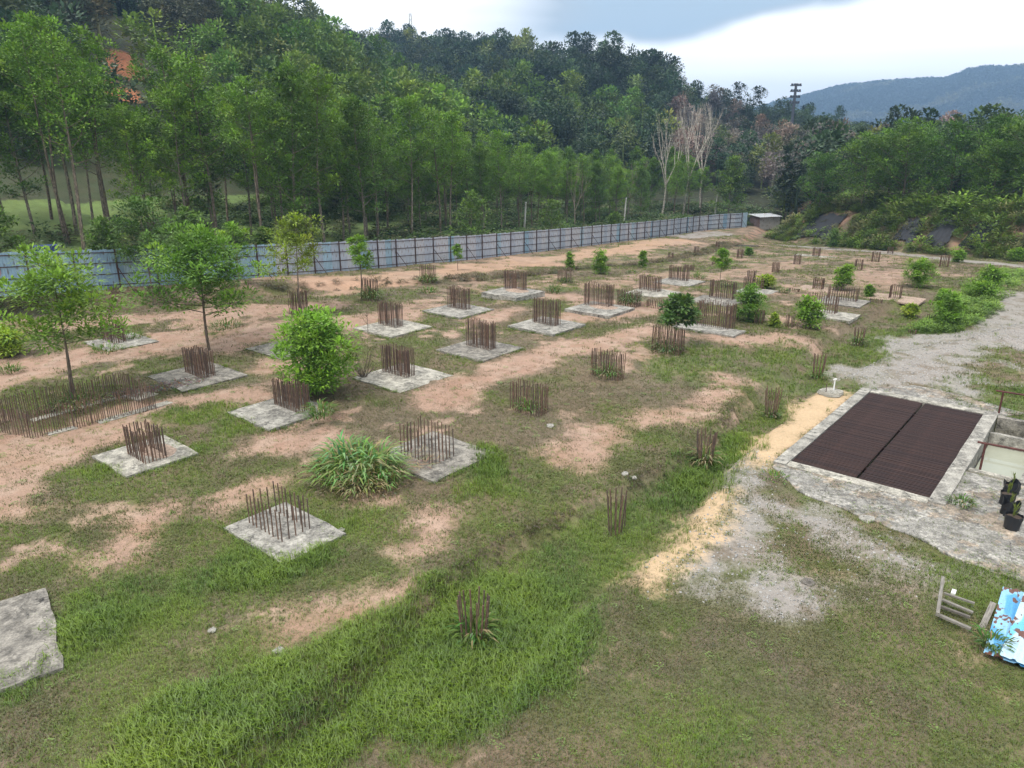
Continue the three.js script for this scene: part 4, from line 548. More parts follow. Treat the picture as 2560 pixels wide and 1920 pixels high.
// weedy tufts: broad and grassy
function grassClump(seed, H, W, n, col, dry = 0.15, wid = 0.05) { const R = RNG(seed), L = new Leaves(); for (let i = 0; i < n; i++) { const a = R() * 6.283, q = W / 2 * Math.sqrt(R()), s = R.r(0.15, 0.9), x = Math.cos(a) * q, z = Math.sin(a) * q, len = H * R.r(0.35, 0.8), c = R() < dry ? [0.36, 0.28, 0.14] : col.map((v) => v * R.r(0.7, 1.3)); let px = x, py = R.r(0, H * 0.45) * (1 - q / W), pz = z; const dx = Math.cos(a + R.n()) * s, dz = Math.sin(a + R.n()) * s; L.add(px, py, pz, dx, 1, dz, len * 0.6, wid, c, 0.2, 0); const l = Math.hypot(dx, 1, dz); L.add(px + dx / l * len * 0.45, py + len * 0.45 / l, pz + dz / l * len * 0.45, dx * 2.2, 0.35, dz * 2.2, len * 0.6, wid * 0.9, c, 0.2, 0.3); } return { crown: L.geo() }; }
function clumpThing(label, x, d, shape, group) { const g = thing('grass_clump', label, 'grass clump', ...at(x, d, -0.02), 0, group); part(g, 'blades', shape.crown, M.leaf); return g; }
{ const parts = [[0, 0, 1.5, 1.7, 330, [0.20, 0.30, 0.08], 0.08, 0.06], [0.7, 0.3, 1.2, 1.3, 220, [0.17, 0.28, 0.06], 0.15, 0.05], [-0.75, 0.2, 1.1, 1.3, 220, [0.22, 0.32, 0.07], 0.12, 0.05], [0.2, 0.75, 0.9, 1.5, 240, [0.25, 0.29, 0.08], 0.35, 0.045], [-0.6, -0.5, 1.7, 0.8, 90, [0.16, 0.30, 0.09], 0.03, 0.08], [0.5, -0.4, 1.6, 0.8, 80, [0.18, 0.33, 0.10], 0.03, 0.08], [0.1, 0.2, 0.5, 3.0, 260, [0.34, 0.27, 0.16], 0.6, 0.035]].map((p, i) => grassClump(801 + i, p[2], p[3], p[4], p[5], p[6], p[7]).crown.translate(p[0], 0, p[1])); clumpThing('big clump of tall broad-bladed grass with dead stalks around its foot', -4.75, 20.95, { crown: mergeGeometries(parts) }); }
const W2 = [[16.32, 54.94, 0.6, 1.2, 'pale weed clump beyond the open-barred cap'], [15.23, 60.16, 0.75, 1.3, 'weed clump behind a clean pile cap'], [10.62, 65.21, 0.4, 0.9, 'low weed tuft on open ground near the bank'], [3, 51.83, 0.8, 1.1, 'leafy weed tuft beside the soil-heaped pale cap'], [-5.92, 51.83, 0.7, 1.3, 'bright grass tuft below the overgrown tall cage'], [-20.38, 38.3, 0.5, 1.3, 'dark weedy mound beside the grey cap on bare earth'], [-16.22, 40.57, 0.6, 1.8, 'low spreading weeds behind the round-crowned sapling'], [-20.2, 35.4, 0.5, 1.5, 'low weeds in front of the grey cap on bare earth'], [-22.98, 32.25, 0.55, 0.9, 'lone leafy weed on the pink earth'], [19.33, 51.78, 0.5, 0.7, 'yellow weed tuft beside the sparse-barred cap'], [-11.72, 43.71, 0.6, 1.2, 'weed tuft beside the slender cage'], [-17.3, 27.6, 0.8, 2.0, 'dark weeds inside the long wall cage'], [7.52, 46.7, 1.25, 1.3, 'upright bamboo-like grass filling the low cage'], [0.67, 27.1, 0.7, 0.9, 'weeds filling the open cage with a seedling'], [4.25, 31.42, 0.75, 1.2, 'weeds filling the thin dark cage'], [7.78, 35.53, 0.8, 1.3, 'weeds choking the cage below the broad-leaved sapling'], [-9.5, 48.71, 1.3, 1.2, 'leafy climbers covering a cage below the slender tree'], [-6.52, 56.6, 1.1, 1.4, 'weeds climbing the tall overgrown cage'], [4.14, 57, 0.6, 1.2, 'bright weeds at the base of the cage near the bank'], [-0.83, 13.72, 0.75, 0.6, 'grass tangled in the thick pile cage'], [6.51, 22.82, 0.95, 0.5, 'long drooping grass wrapped round the narrow pile cage'], [10.38, 27.6, 0.5, 0.5, 'grass round the straight narrow pile cage'], [14.18, 32.5, 0.6, 0.5, 'grass round the splayed pile cage'], [18.66, 38.3, 0.8, 0.6, 'leafy weeds in the pile cage at the swale head'], [13.0, 19.2, 0.35, 0.7, 'weed tuft at the near corner of the grate'], [-7.3, 26.2, 0.9, 0.9, 'light green weeds between the bright bush and the rusty bars'], [8.2, 20.9, 0.25, 0.9, 'grass tuft at the corner of the cracked apron'], [9.95, 12.85, 0.5, 0.5, 'tall grass tuft beside the blue roof sheets']];
W2.forEach(([x, d, h, w, label], i) => clumpThing(label, x, d, grassClump(820 + i, h * 1.1, w, Math.round(60 + 110 * w * Math.min(1.2, h)), i % 3 ? [0.13, 0.22, 0.04] : [0.10, 0.17, 0.035], i === 11 || i === 20 ? 0.4 : 0.14, 0.045)));
{ const R = RNG(55), w = []; for (let i = 0; i < 34; i++) { const a = R() * 6.28, l = R.r(0.5, 1.5), h = R.r(0.3, 1.4); w.push(tube([[R.n() * 0.2, 0, R.n() * 0.2], [Math.cos(a) * l * 0.5, h, Math.sin(a) * l * 0.5], [Math.cos(a) * l, h * R.r(0.6, 1), Math.sin(a) * l]], [0.012, 0.009, 0.004], 3)); } const m = single('dry_twigs', mergeGeometries(w), M.bark, 'tangle of bare arching twigs beside the bright green bush', 'twigs'); m.position.set(...at(-6.6, 31.2)); }
{ const R = RNG(56), L = new Leaves(); for (let i = 0; i < 260; i++) { const a = R() * 6.28, q = Math.sqrt(R()); L.add(Math.cos(a) * q * 1.2, R.r(0.01, 0.09), Math.sin(a) * q * 0.7, R.n(), 0.05, R.n(), R.r(0.3, 0.7), 0.025, [0.42, 0.33, 0.22].map((v) => v * R.r(0.7, 1.2)), 0, 0.03); } const m = single('dead_stalks', L.geo(), M.leaf, 'scattered dead grass stalks beside the sparse rebar cage', 'dead grass', null, 'stuff'); m.position.set(...at(-3.4, 21.7, 0.08)); m.rotation.y = 0.7; }
{ const R = RNG(57), w = [tube([[0, 0, 0], [0.03, 0.7, 0.02], [0.0, 1.5, 0.05]], [0.02, 0.015, 0.006], 4)]; for (let i = 0; i < 9; i++) { const a = R() * 6.28, y = R.r(0.5, 1.4); w.push(tube([[0.02, y, 0.02], [Math.cos(a) * 0.18, y + 0.15, Math.sin(a) * 0.18], [Math.cos(a) * 0.3, y + 0.4, Math.sin(a) * 0.3]], [0.008, 0.006, 0.003], 3)); } const m = single('bare_twig', mergeGeometries(w), M.bark, 'single bare upright twig at the corner of a pile cap', 'twig'); m.position.set(...at(-7.9, 39.2, -0.03)); }
{ const R = RNG(58), L = new Leaves(); for (let i = 0; i < 900; i++) { const t = R(), a = R() * 6.28, q = Math.sqrt(R()); const x = lerp(-1.2, 1.4, t) + Math.cos(a) * q * 0.8, z = lerp(0.9, -1.1, t) + Math.sin(a) * q * 0.6; L.add(x, R.r(0.015, 0.06), z, R.n(), R.n() * 0.3, R.n(), 0.14, 0.06, [0.20, 0.15, 0.11].map((v) => v * R.r(0.5, 1.5)), 0.2, 0); } const m = single('leaf_litter', L.geo(), M.leaf, 'dark fallen leaves between the long wall cage and the nearest pad', 'leaf litter', null, 'stuff'); m.position.set(...at(-15.2, 29.7, 0.03)); }
console.log('plants');

// ---------------------------------------------------------------- turf: blades in instanced tufts
const canSee = (x, d, m = 6) => d > 8.5 && Math.abs(x) < d * 0.735 + 3.2 + m;
const isBlocked = (x, d, g = -0.05) => { if (d < 36 && (inRect(x, d, GC[0], GC[1], GA + 1, GB + 0.8, 0) || inRect(x, d, tankC[0], tankC[1], tankA + 0.6, tankB + 0.7, 0))) return true; for (const b of blocked) if (Math.abs(x - b[0]) < 4 && Math.abs(d - b[1]) < 4 && inRect(x, d, b[0], b[1], b[2], b[3], g)) return true; return false; };
function tuft(seed, n, h, r, w, bend) { // blades of three faces each
  const R = RNG(seed), p = [], nn = [], idx = [];
  for (let i = 0; i < n; i++) { const a = R() * 6.283, q = r * Math.sqrt(R()), x = Math.cos(a) * q, z = Math.sin(a) * q, b = R() * 6.283, hh = h * R.r(0.5, 1.15), k = bend * R.r(0.3, 1.2) * hh, dx = Math.cos(b), dz = Math.sin(b), sx = -dz * w / 2, sz = dx * w / 2, o = p.length / 3; p.push(x - sx, 0, z - sz, x + sx, 0, z + sz, x + dx * k * 0.35 - sx * 0.8, hh * 0.62, z + dz * k * 0.35 - sz * 0.8, x + dx * k * 0.35 + sx * 0.8, hh * 0.62, z + dz * k * 0.35 + sz * 0.8, x + dx * k, hh * (1 - 0.25 * bend), z + dz * k); for (let j = 0; j < 5; j++) nn.push(dx * 0.7, 0.7, dz * 0.7); idx.push(o, o + 1, o + 2, o + 1, o + 3, o + 2, o + 2, o + 3, o + 4); }
  const g = new THREE.BufferGeometry(); g.setAttribute('position', new THREE.Float32BufferAttribute(p, 3)); g.setAttribute('normal', new THREE.Float32BufferAttribute(nn, 3)); g.setIndex(idx); return g;
}
const bladeMat = (() => { const m = new THREE.MeshPhysicalMaterial({ roughness: 0.8, transmission: 0.3, thickness: 0, side: THREE.DoubleSide }); m.specularIntensity = 0.3; return m; })();
const turf = { lush: [], turf: [], dry: [], weed: [] };
{
  const R = RNG(4242), tmp = [];
  const scan = (d0, d1, cell, sc) => {
    for (let d = d0; d < d1; d += cell) { const xm = d * 0.735 + 9; for (let x = -xm; x < xm; x += cell) {
      const px = x + R.r(0, cell), pd = d + R.r(0, cell), r1 = R(), r2 = R(), r3 = R(), r4 = R(); if (!canSee(px, pd)) continue;
      const c = cover(px, pd); if (c.out || c.sF > -0.4 || c.s3 > 0.5) continue; if (isBlocked(px, pd, (r1 - 0.75) * 0.5)) continue;
      const bare = Math.max(c.sand, c.gravel, c.road), n5 = fbm(px * 0.8 + 5, pd * 0.8 + 90, 3), lushZone = c.green;
      if (r1 < (1 - Math.max(bare * 0.97, c.earth * 0.93)) * (pad(px, pd) > 0.4 ? 0.35 : 1)) {
        const brown = sm(0.47, 0.62, fbm(px * 0.2 + 200, pd * 0.2 + 31, 3)) * (1 - lushZone) * (px > 0 && pd < 17 ? 0.35 : 1), pl = lushZone * 0.85 + sm(0.34, 0.58, n5) * 0.55 * (1 - 0.85 * brown);
        if (r3 < brown * 0.55) { turf.dry.push([px, pd, sc * (0.6 + 0.6 * r2), r2]); if (r4 < 0.6) continue; }
        if (r2 < pl) turf.lush.push([px, pd, sc * (0.5 + 0.2 * lushZone + 0.55 * c.tall) * (0.65 + 0.7 * r3), r3, n5]);
        else turf.turf.push([px, pd, sc * (0.7 + 0.6 * r3) * (1 - 0.3 * brown), r3, n5 - 0.35 * brown]);
        if (r4 < 0.15) turf.dry.push([px + 0.05, pd, sc * (0.7 + 0.6 * r2), r2]);
      } else if (r2 < 0.16 * (1 - bare)) turf.turf.push([px, pd, sc * (0.4 + 0.4 * r3), r3, n5]); else if (r4 < 0.12 * (1 - bare)) turf.dry.push([px, pd, sc * (0.6 + 0.4 * r2), r2]);
      if (r4 > 0.985 && bare < 0.5) turf.weed.push([px, pd, sc * (0.35 + 0.45 * r2), r3]);
    } }
  };
  scan(9, 18, 0.08, 0.8); scan(18, 30, 0.115, 0.95); scan(30, 48, 0.2, 1.15); scan(48, 75, 0.37, 1.5); scan(75, 118, 0.65, 1.9);
  CAPS.forEach((k) => { if (k[1] > 45) return; const n = 90; for (let i = 0; i < n; i++) { const e = i % 4, t = R.r(-0.5, 0.5), u = e < 2 ? (e ? 1 : -1) * (k[5] / 2 + R.r(0, 0.18)) : t * k[5], v = e < 2 ? t * k[6] : (e === 2 ? 1 : -1) * (k[6] / 2 + R.r(0, 0.18)), x = k[0] + U[0] * u + V[0] * v, d = k[1] + U[1] * u + V[1] * v; if (fbm(x * 0.8, d * 0.8, 2) > 0.42) turf.lush.push([x, d, R.r(0.45, 0.85), R(), R()]); } });
}
function instanced(name, geo, mat, list, put, label, category) {
  const m = new THREE.InstancedMesh(geo, mat, list.length), o = new THREE.Object3D(), c = new THREE.Color();
  list.forEach((e, i) => { put(e, o, c, i); o.updateMatrix(); m.setMatrixAt(i, o.matrix); m.setColorAt(i, c); });
  m.name = numbered(name); m.castShadow = m.receiveShadow = true; tag(m, label, category, null, 'stuff'); scene.add(m); return m;
}
{
  const R = RNG(99), put = (cols, hs) => (e, o, c) => { o.position.set(...at(e[0], e[1], -0.015)); o.rotation.set(R.n() * 0.12, R() * 6.28, R.n() * 0.12); o.scale.set(e[2], e[2] * hs * R.r(0.8, 1.2), e[2]); const t = Math.min(1, Math.max(0, (e[4] ?? 0.5) * 1.6 - 0.3 + R.n() * 0.35)), k = R.r(0.8, 1.2), q = mix3(cols[0], cols[1], t); c.setRGB(q[0] * k, q[1] * k, q[2] * k); };
  const half = (l, k) => l.filter((_, i) => i % 2 === k);
  instanced('lush_grass', tuft(1, 15, 0.26, 0.16, 0.012, 0.6), bladeMat, half(turf.lush, 0), put([[0.17, 0.30, 0.03], [0.32, 0.45, 0.035]], 1), 'lush bright green grass in the swale and around the caps', 'grass');
  instanced('lush_grass', tuft(2, 13, 0.22, 0.17, 0.016, 0.8), bladeMat, half(turf.lush, 1), put([[0.15, 0.28, 0.03], [0.28, 0.42, 0.04]], 1), 'long arching green grass blades among the lush turf', 'grass');
  instanced('thin_turf', tuft(3, 16, 0.11, 0.17, 0.013, 0.9), bladeMat, half(turf.turf, 0), put([[0.17, 0.205, 0.045], [0.23, 0.33, 0.035]], 1), 'thin short olive turf over the site', 'grass');
  instanced('thin_turf', tuft(4, 14, 0.09, 0.19, 0.014, 1.1), bladeMat, half(turf.turf, 1), put([[0.19, 0.175, 0.07], [0.19, 0.26, 0.04]], 1), 'worn brownish turf over the site', 'grass');
  instanced('dry_grass', tuft(5, 12, 0.06, 0.2, 0.012, 1.6), bladeMat, turf.dry, put([[0.27, 0.21, 0.13], [0.38, 0.30, 0.19]], 1), 'dry straw and dead grass scattered over the ground', 'dry grass');
  const L = new Leaves(), Rw = RNG(12); for (let i = 0; i < 12; i++) { const a = i * 2.4, s = Rw.r(0.04, 0.13); L.add(Math.cos(a) * s, 0.03 + Rw() * 0.05, Math.sin(a) * s, Math.cos(a), 0.25, Math.sin(a), 0.085, 0.06, [1, 1, 1]); }
  instanced('creeping_weeds', L.geo(), leafMat([1, 1, 1]), turf.weed, put([[0.19, 0.28, 0.08], [0.27, 0.36, 0.11]], 1), 'small round-leaved creeping weeds dotted over the turf', 'weeds');
  console.log('tufts', turf.lush.length, turf.turf.length, turf.dry.length, turf.weed.length);
}
const TARPS = [[44.4, 110.2, 3.0], [46.2, 106.8, 2.4], [49.6, 93.6, 1.8], [51.3, 89.4, 2.1], [53.2, 85.2, 1.4]];
{ // brush on the bank and rank growth behind the fence and on the mound
  const R = RNG(777), brush = [], under = [], moundG = [], L1 = new Leaves(), L2 = new Leaves(), L3 = new Leaves();
  for (let i = 0; i < 90; i++) { const a = R() * 6.28, q = R() * 0.35; L1.add(Math.cos(a) * q, R() * 0.25, Math.sin(a) * q, Math.cos(a) + R.n(), 0.6 + R.n() * 0.5, Math.sin(a) + R.n(), 0.35, 0.035, [1, 1, 1], 0.2, 0.5); }
  for (let i = 0; i < 120; i++) { const a = R() * 6.28, q = 0.8 * Math.sqrt(R()), y = R.r(0, 1.3) * (1.1 - q); L2.add(Math.cos(a) * q, y, Math.sin(a) * q, Math.cos(a) + R.n(), 0.4 + R.n() * 0.5, Math.sin(a) + R.n(), 0.32, 0.15, [1, 1, 1].map(() => 1).map((v) => v * 1)); }
  for (let i = 0; i < 140; i++) { const a = R() * 6.28, q = 0.6 * Math.sqrt(R()), y = R.r(0, 0.75) * (1.15 - q); L3.add(Math.cos(a) * q, y, Math.sin(a) * q, Math.cos(a) + R.n() * 0.8, 0.5 + R.n() * 0.6, Math.sin(a) + R.n() * 0.8, 0.28, 0.1, [1, 1, 1]); }
  for (let i = 2; i < BK.length - 3; i++) { const A = BK[i], Bq = BK[i + 1], l = Math.hypot(Bq[0] - A[0], Bq[1] - A[1]); const dens = A[1] > 57 ? 7 : 1.6; for (let k = 0; k < l * dens; k++) { const t = R(), o = R.r(-1.1, 1.0); brush.push([lerp(A[0], Bq[0], t) + R.n() * 0.3 - o * (Bq[1] - A[1]) / l, lerp(A[1], Bq[1], t) + o * (Bq[0] - A[0]) / l, R.r(0.6, 1.3)]); } }
  for (let i = 1; i < 8; i++) { const A = E1[i], Bq = E1[i + 1], l = Math.hypot(Bq[0] - A[0], Bq[1] - A[1]); for (let k = 0; k < l * 16; k++) { const t = R(), o = R.r(-0.35, 0.15), x = lerp(A[0], Bq[0], t) - o * (Bq[1] - A[1]) / l, d = lerp(A[1], Bq[1], t) + o * (Bq[0] - A[0]) / l; if (fbm(x * 0.6 + 8, d * 0.6, 2) > 0.42) brush.push([x, d, R.r(0.16, 0.34)]); } }
  for (let k = 0; k < 12000; k++) { const s = R(), x = -42 + s * 92, d = 36 + R() * 115, sF = sdl(FN, x, d); if (sF < 1 || sF > 42) continue; if (x < -14 && sF > 4 && R() < (sF < 30 ? 0.94 : 0.6)) continue; under.push([x, d, R.r(0.6, 1.5) * (sF > 5 ? 1.3 : 0.8)]); }
  for (let k = 0; k < 15000; k++) { const x = R.r(38, 85), d = R.r(62, 130), s3 = sdl(E3, x, d); if (s3 < 0.2 || s3 > 16) continue; const n = fbm(x * 0.35, d * 0.35, 3); if (s3 < 6 && n < 0.33) continue; let hid = false; for (const t of TARPS) { const q = Math.hypot(x - t[0], d - t[1]); if (q < t[2] || (Math.hypot(x - t[0] * 0.985, d - t[1] * 0.985) < t[2])) hid = true; } if (hid && R() < (d > 103 ? 0.93 : 0.62)) continue; moundG.push([x, d, R.r(0.5, 1.6) * (R() < 0.12 ? 1.7 : 1) * (s3 > 6 ? 1.3 : 0.9), n]); }
  const verge = []; for (let k = 0; k < 520; k++) { const t = R() * 3, P = [[23.5, 41.2], [28.5, 45.5], [34, 52.5], [46, 66]], i = Math.min(2, Math.floor(t)), u = t - i, w = R.n() * (1.3 + i * 0.5); verge.push([lerp(P[i][0], P[i + 1][0], u) + w, lerp(P[i][1], P[i + 1][1], u) - w * 0.6, R.r(0.25, 0.75)]); }
  const put = (cs, y = -0.05) => (e, o, c) => { o.position.set(...at(e[0], e[1], y)); o.rotation.set(R.n() * 0.2, R() * 6.28, R.n() * 0.2); o.scale.setScalar(e[2]); const q = R.pick(cs), k = R.r(0.7, 1.25); c.setRGB(q[0] * k, q[1] * k, q[2] * k); };
  const wm = leafMat([1, 1, 1]);
  instanced('bank_brush', L1.geo(), wm, brush, put([[0.19, 0.15, 0.085], [0.15, 0.125, 0.06], [0.14, 0.15, 0.05], [0.22, 0.17, 0.10]]), 'dead brown brush and grass hanging over the earth bank', 'brush');
  instanced('undergrowth', L2.geo(), wm, under, put([[0.09, 0.16, 0.035], [0.12, 0.20, 0.04], [0.07, 0.12, 0.035], [0.16, 0.17, 0.07]]), 'rank green undergrowth behind the hoarding fence', 'undergrowth');
  instanced('verge_weeds', L3.geo(), wm, verge, put([[0.18, 0.30, 0.05], [0.24, 0.36, 0.06], [0.15, 0.24, 0.05]]), 'leafy green weeds along the edge of the gravel track', 'weeds');
  instanced('bank_creepers', L3.geo(), wm, moundG, put([[0.18, 0.29, 0.05], [0.27, 0.37, 0.06], [0.14, 0.20, 0.055], [0.30, 0.30, 0.12], [0.24, 0.37, 0.055]]), 'ferns and creepers covering the far earth bank', 'creepers');
  console.log('brush', brush.length, under.length, moundG.length);
}
{ const R = RNG(888), list = [], g = rock(0.03, 5, 0.6); const gg = new THREE.IcosahedronGeometry(0.028, 0); for (let k = 0; k < 60000 && list.length < 6000; k++) { const d = 10 + 34 * R() ** 1.1, x = R.r(2, 32); if (!canSee(x, d) || isBlocked(x, d, 0.1)) continue; const c = cover(x, d); const b = c.gravel * 0.9 + (d > 14 && d < 22 && sdl(E2, x, d) < 0 ? 0.06 : 0); if (R() > b) continue; list.push([x, d, R.r(0.5, 1.4)]); } instanced('loose_stones', gg, std([1, 1, 1]), list, (e, o, c) => { o.position.set(...at(e[0], e[1], 0.003)); o.rotation.set(R() * 6, R() * 6, R() * 6); o.scale.set(e[2], e[2] * 0.6, e[2] * R.r(0.7, 1.3)); const v = R.r(0.2, 0.45); c.setRGB(v * 1.03, v, v * 0.95); }, 'loose grey stones strewn over the gravel track', 'stones'); }
console.log('turf');

// ---------------------------------------------------------------- trees behind the fence, right group, hills
const acacia = (seed, o = {}) => treeShape({ seed, H: 18, spread: 3.2, base: 0.42, branches: 26, clumps: 3, clumpR: 0.9, leaves: 84, leaf: [0.38, 0.18], col: [0.165, 0.30, 0.035], r: 0.17, lean: 0.05, rise: 1.3, vary: 0.32, ...o });
const tall = [1, 2, 3, 4, 5].map((k) => proto('acacia_tree', acacia(900 + k, k === 2 ? { base: 0.55, branches: 20, stems: 2 } : k === 4 ? { spread: 2.4, leaves: 34 } : k === 5 ? { base: 0.22, branches: 34, col: [0.125, 0.23, 0.035] } : k === 3 ? { base: 0.3, col: [0.20, 0.34, 0.04] } : {}), k % 2 ? M.barkPale : M.bark, 'tall slender green acacia tree standing in the belt behind the fence', 'tree', 'acacia belt behind the fence'));
{
  const R = RNG(2020), S = FN.slice(1); let cnt = 0;
  for (let row = 0; row < 4; row++) for (let i = 0; i < S.length - 1; i++) {
    const A = S[i], Bq = S[i + 1], l = Math.hypot(Bq[0] - A[0], Bq[1] - A[1]), step = [3.8, 3.8, 4.2, 5][row];
    for (let s = R.r(0, step); s < l; s += step * R.r(0.75, 1.3)) {
      const off = [11, 16, 22, 30][row] + R.n() * 2.5 + (A[1] < 60 ? 6 : 0), t = s / l, x = lerp(A[0], Bq[0], t) - off * (Bq[1] - A[1]) / l, d = lerp(A[1], Bq[1], t) + off * (Bq[0] - A[0]) / l;
      if (Math.abs(x) > d * 0.72 + 8 || x > 36) continue;
      if (x < -30 && d < 62 && R() < 0.6) continue;
      const gap = Math.abs(x / d + 0.475) < 0.03 ? 0.72 : 1, hh = gap * lerp(18.2, 11.5, sm(66, 120, d)) * R.r(0.82, 1.08) * (row === 0 ? 0.93 : 1), k = R.pick(tall);
      copyOf(k, ...at(x, d, -0.1), R() * 6.28, hh / 18); cnt++;
    }
  }
  console.log('belt', cnt);
}
// trees at the fence line: light green young ones just behind it
[[-34.5, 50, 4.2], [-29, 53, 3.6], [-20, 60.5, 3.0], [-4.5, 82, 6.4], [5, 94.5, 5.2], [-25, 58, 4.4], [14.5, 106, 3.5]].forEach(([x, d, h], i) => plantThing('young_tree', 'young light green tree growing just behind the hoarding fence', 'tree', x, d, sap(950 + i, h, h * 0.34, 0.2, 18, { leaves: 36, leaf: [0.34, 0.14], col: [0.14, 0.24, 0.04], r: 0.06 }), M.barkPale, 'young trees just behind the fence'));
const broad = [1, 2, 3].map((k) => proto('broad_tree', treeShape({ seed: 970 + k, H: 10, spread: 4.0, base: 0.12, branches: 34, clumps: 3, clumpR: 1.0, leaves: 84, leaf: [0.34, 0.16], col: k === 2 ? [0.135, 0.25, 0.028] : [0.10, 0.21, 0.025], r: 0.16, lean: 0.05, rise: 0.9, vary: 0.32, profile: (t) => 0.75 + 0.35 * Math.sin(Math.PI * Math.min(1, t + 0.1)) - 0.45 * t * t }), M.bark, 'dense broad-crowned green tree standing on top of the tarped bank', 'tree', 'broad trees on the bank'));
{
  const R = RNG(303);
  [[46.5, 114, 0.85], [49, 106, 1.0], [52.5, 102, 1.12], [57, 99, 1.05], [61.5, 97.5, 1.1], [62, 90, 1.15], [66, 86.5, 1.2], [63, 83.5, 1.0], [70, 92, 1.2], [58.5, 92.5, 0.8], [54, 109, 1.05], [66, 104, 1.1], [74, 84, 1.15], [60, 112, 1.1]].forEach(([x, d, s]) => copyOf(R.pick(broad), ...at(x, d, -0.1), R() * 6.28, s));
  const lone = plantThing('young_tree', 'light airy tree rising behind the grey shed', 'tree', 38.5, 133.5, sap(990, 11.5, 3.0, 0.2, 28, { leaves: 80, leaf: [0.4, 0.18], col: [0.14, 0.24, 0.04], r: 0.12 }), M.barkPale);
}
// dead pale trees behind the fence's far end
function deadTree(seed, H) { const R = RNG(seed), w = []; const grow = (p, dir, len, r, lev) => { const e = [p[0] + dir[0] * len, p[1] + dir[1] * len, p[2] + dir[2] * len], m = [lerp(p[0], e[0], 0.5) + R.n() * len * 0.05, lerp(p[1], e[1], 0.5), lerp(p[2], e[2], 0.5) + R.n() * len * 0.05]; w.push(tube([p, m, e], [r, r * 0.8, r * 0.55], 5)); if (lev > 3) return; const n = lev === 0 ? 4 : R() < 0.5 ? 2 : 3; for (let i = 0; i < n; i++) { const a = R() * 6.28, s = R.r(0.25, 0.6); const d = [dir[0] * 0.8 + Math.cos(a) * s, dir[1] * 0.9 + 0.5, dir[2] * 0.8 + Math.sin(a) * s], l = Math.hypot(...d); grow(i ? [lerp(p[0], e[0], R.r(0.7, 1)), lerp(p[1], e[1], R.r(0.7, 1)), lerp(p[2], e[2], 0.9)] : e, d.map((v) => v / l), len * R.r(0.55, 0.8), r * 0.55, lev + 1); } }; grow([0, 0, 0], [R.n() * 0.15, 1, R.n() * 0.1], H * 0.4, H * 0.012, 0); return mergeGeometries(w); }
[[27.4, 138, 17.5, 'pale dead tree with a forked bare crown beside the leaning one'], [31.5, 139, 20.5, 'tallest pale dead tree with long bare upright limbs'], [36, 144, 18.5, 'leaning pale dead tree with many thin bare branches near the shed'], [20, 131, 12, 'thin leafless grey tree among the green belt'], [9, 108, 11, 'small leafless tree standing before the green belt']].forEach(([x, d, h, label], i) => { const g = thing('dead_tree', label, 'dead tree', ...at(x, d, -0.2), i * 1.3); part(g, 'trunk', deadTree(1100 + i, h * (i < 3 ? 1.02 : 0.85)), i < 3 ? M.dead : M.barkPale); });

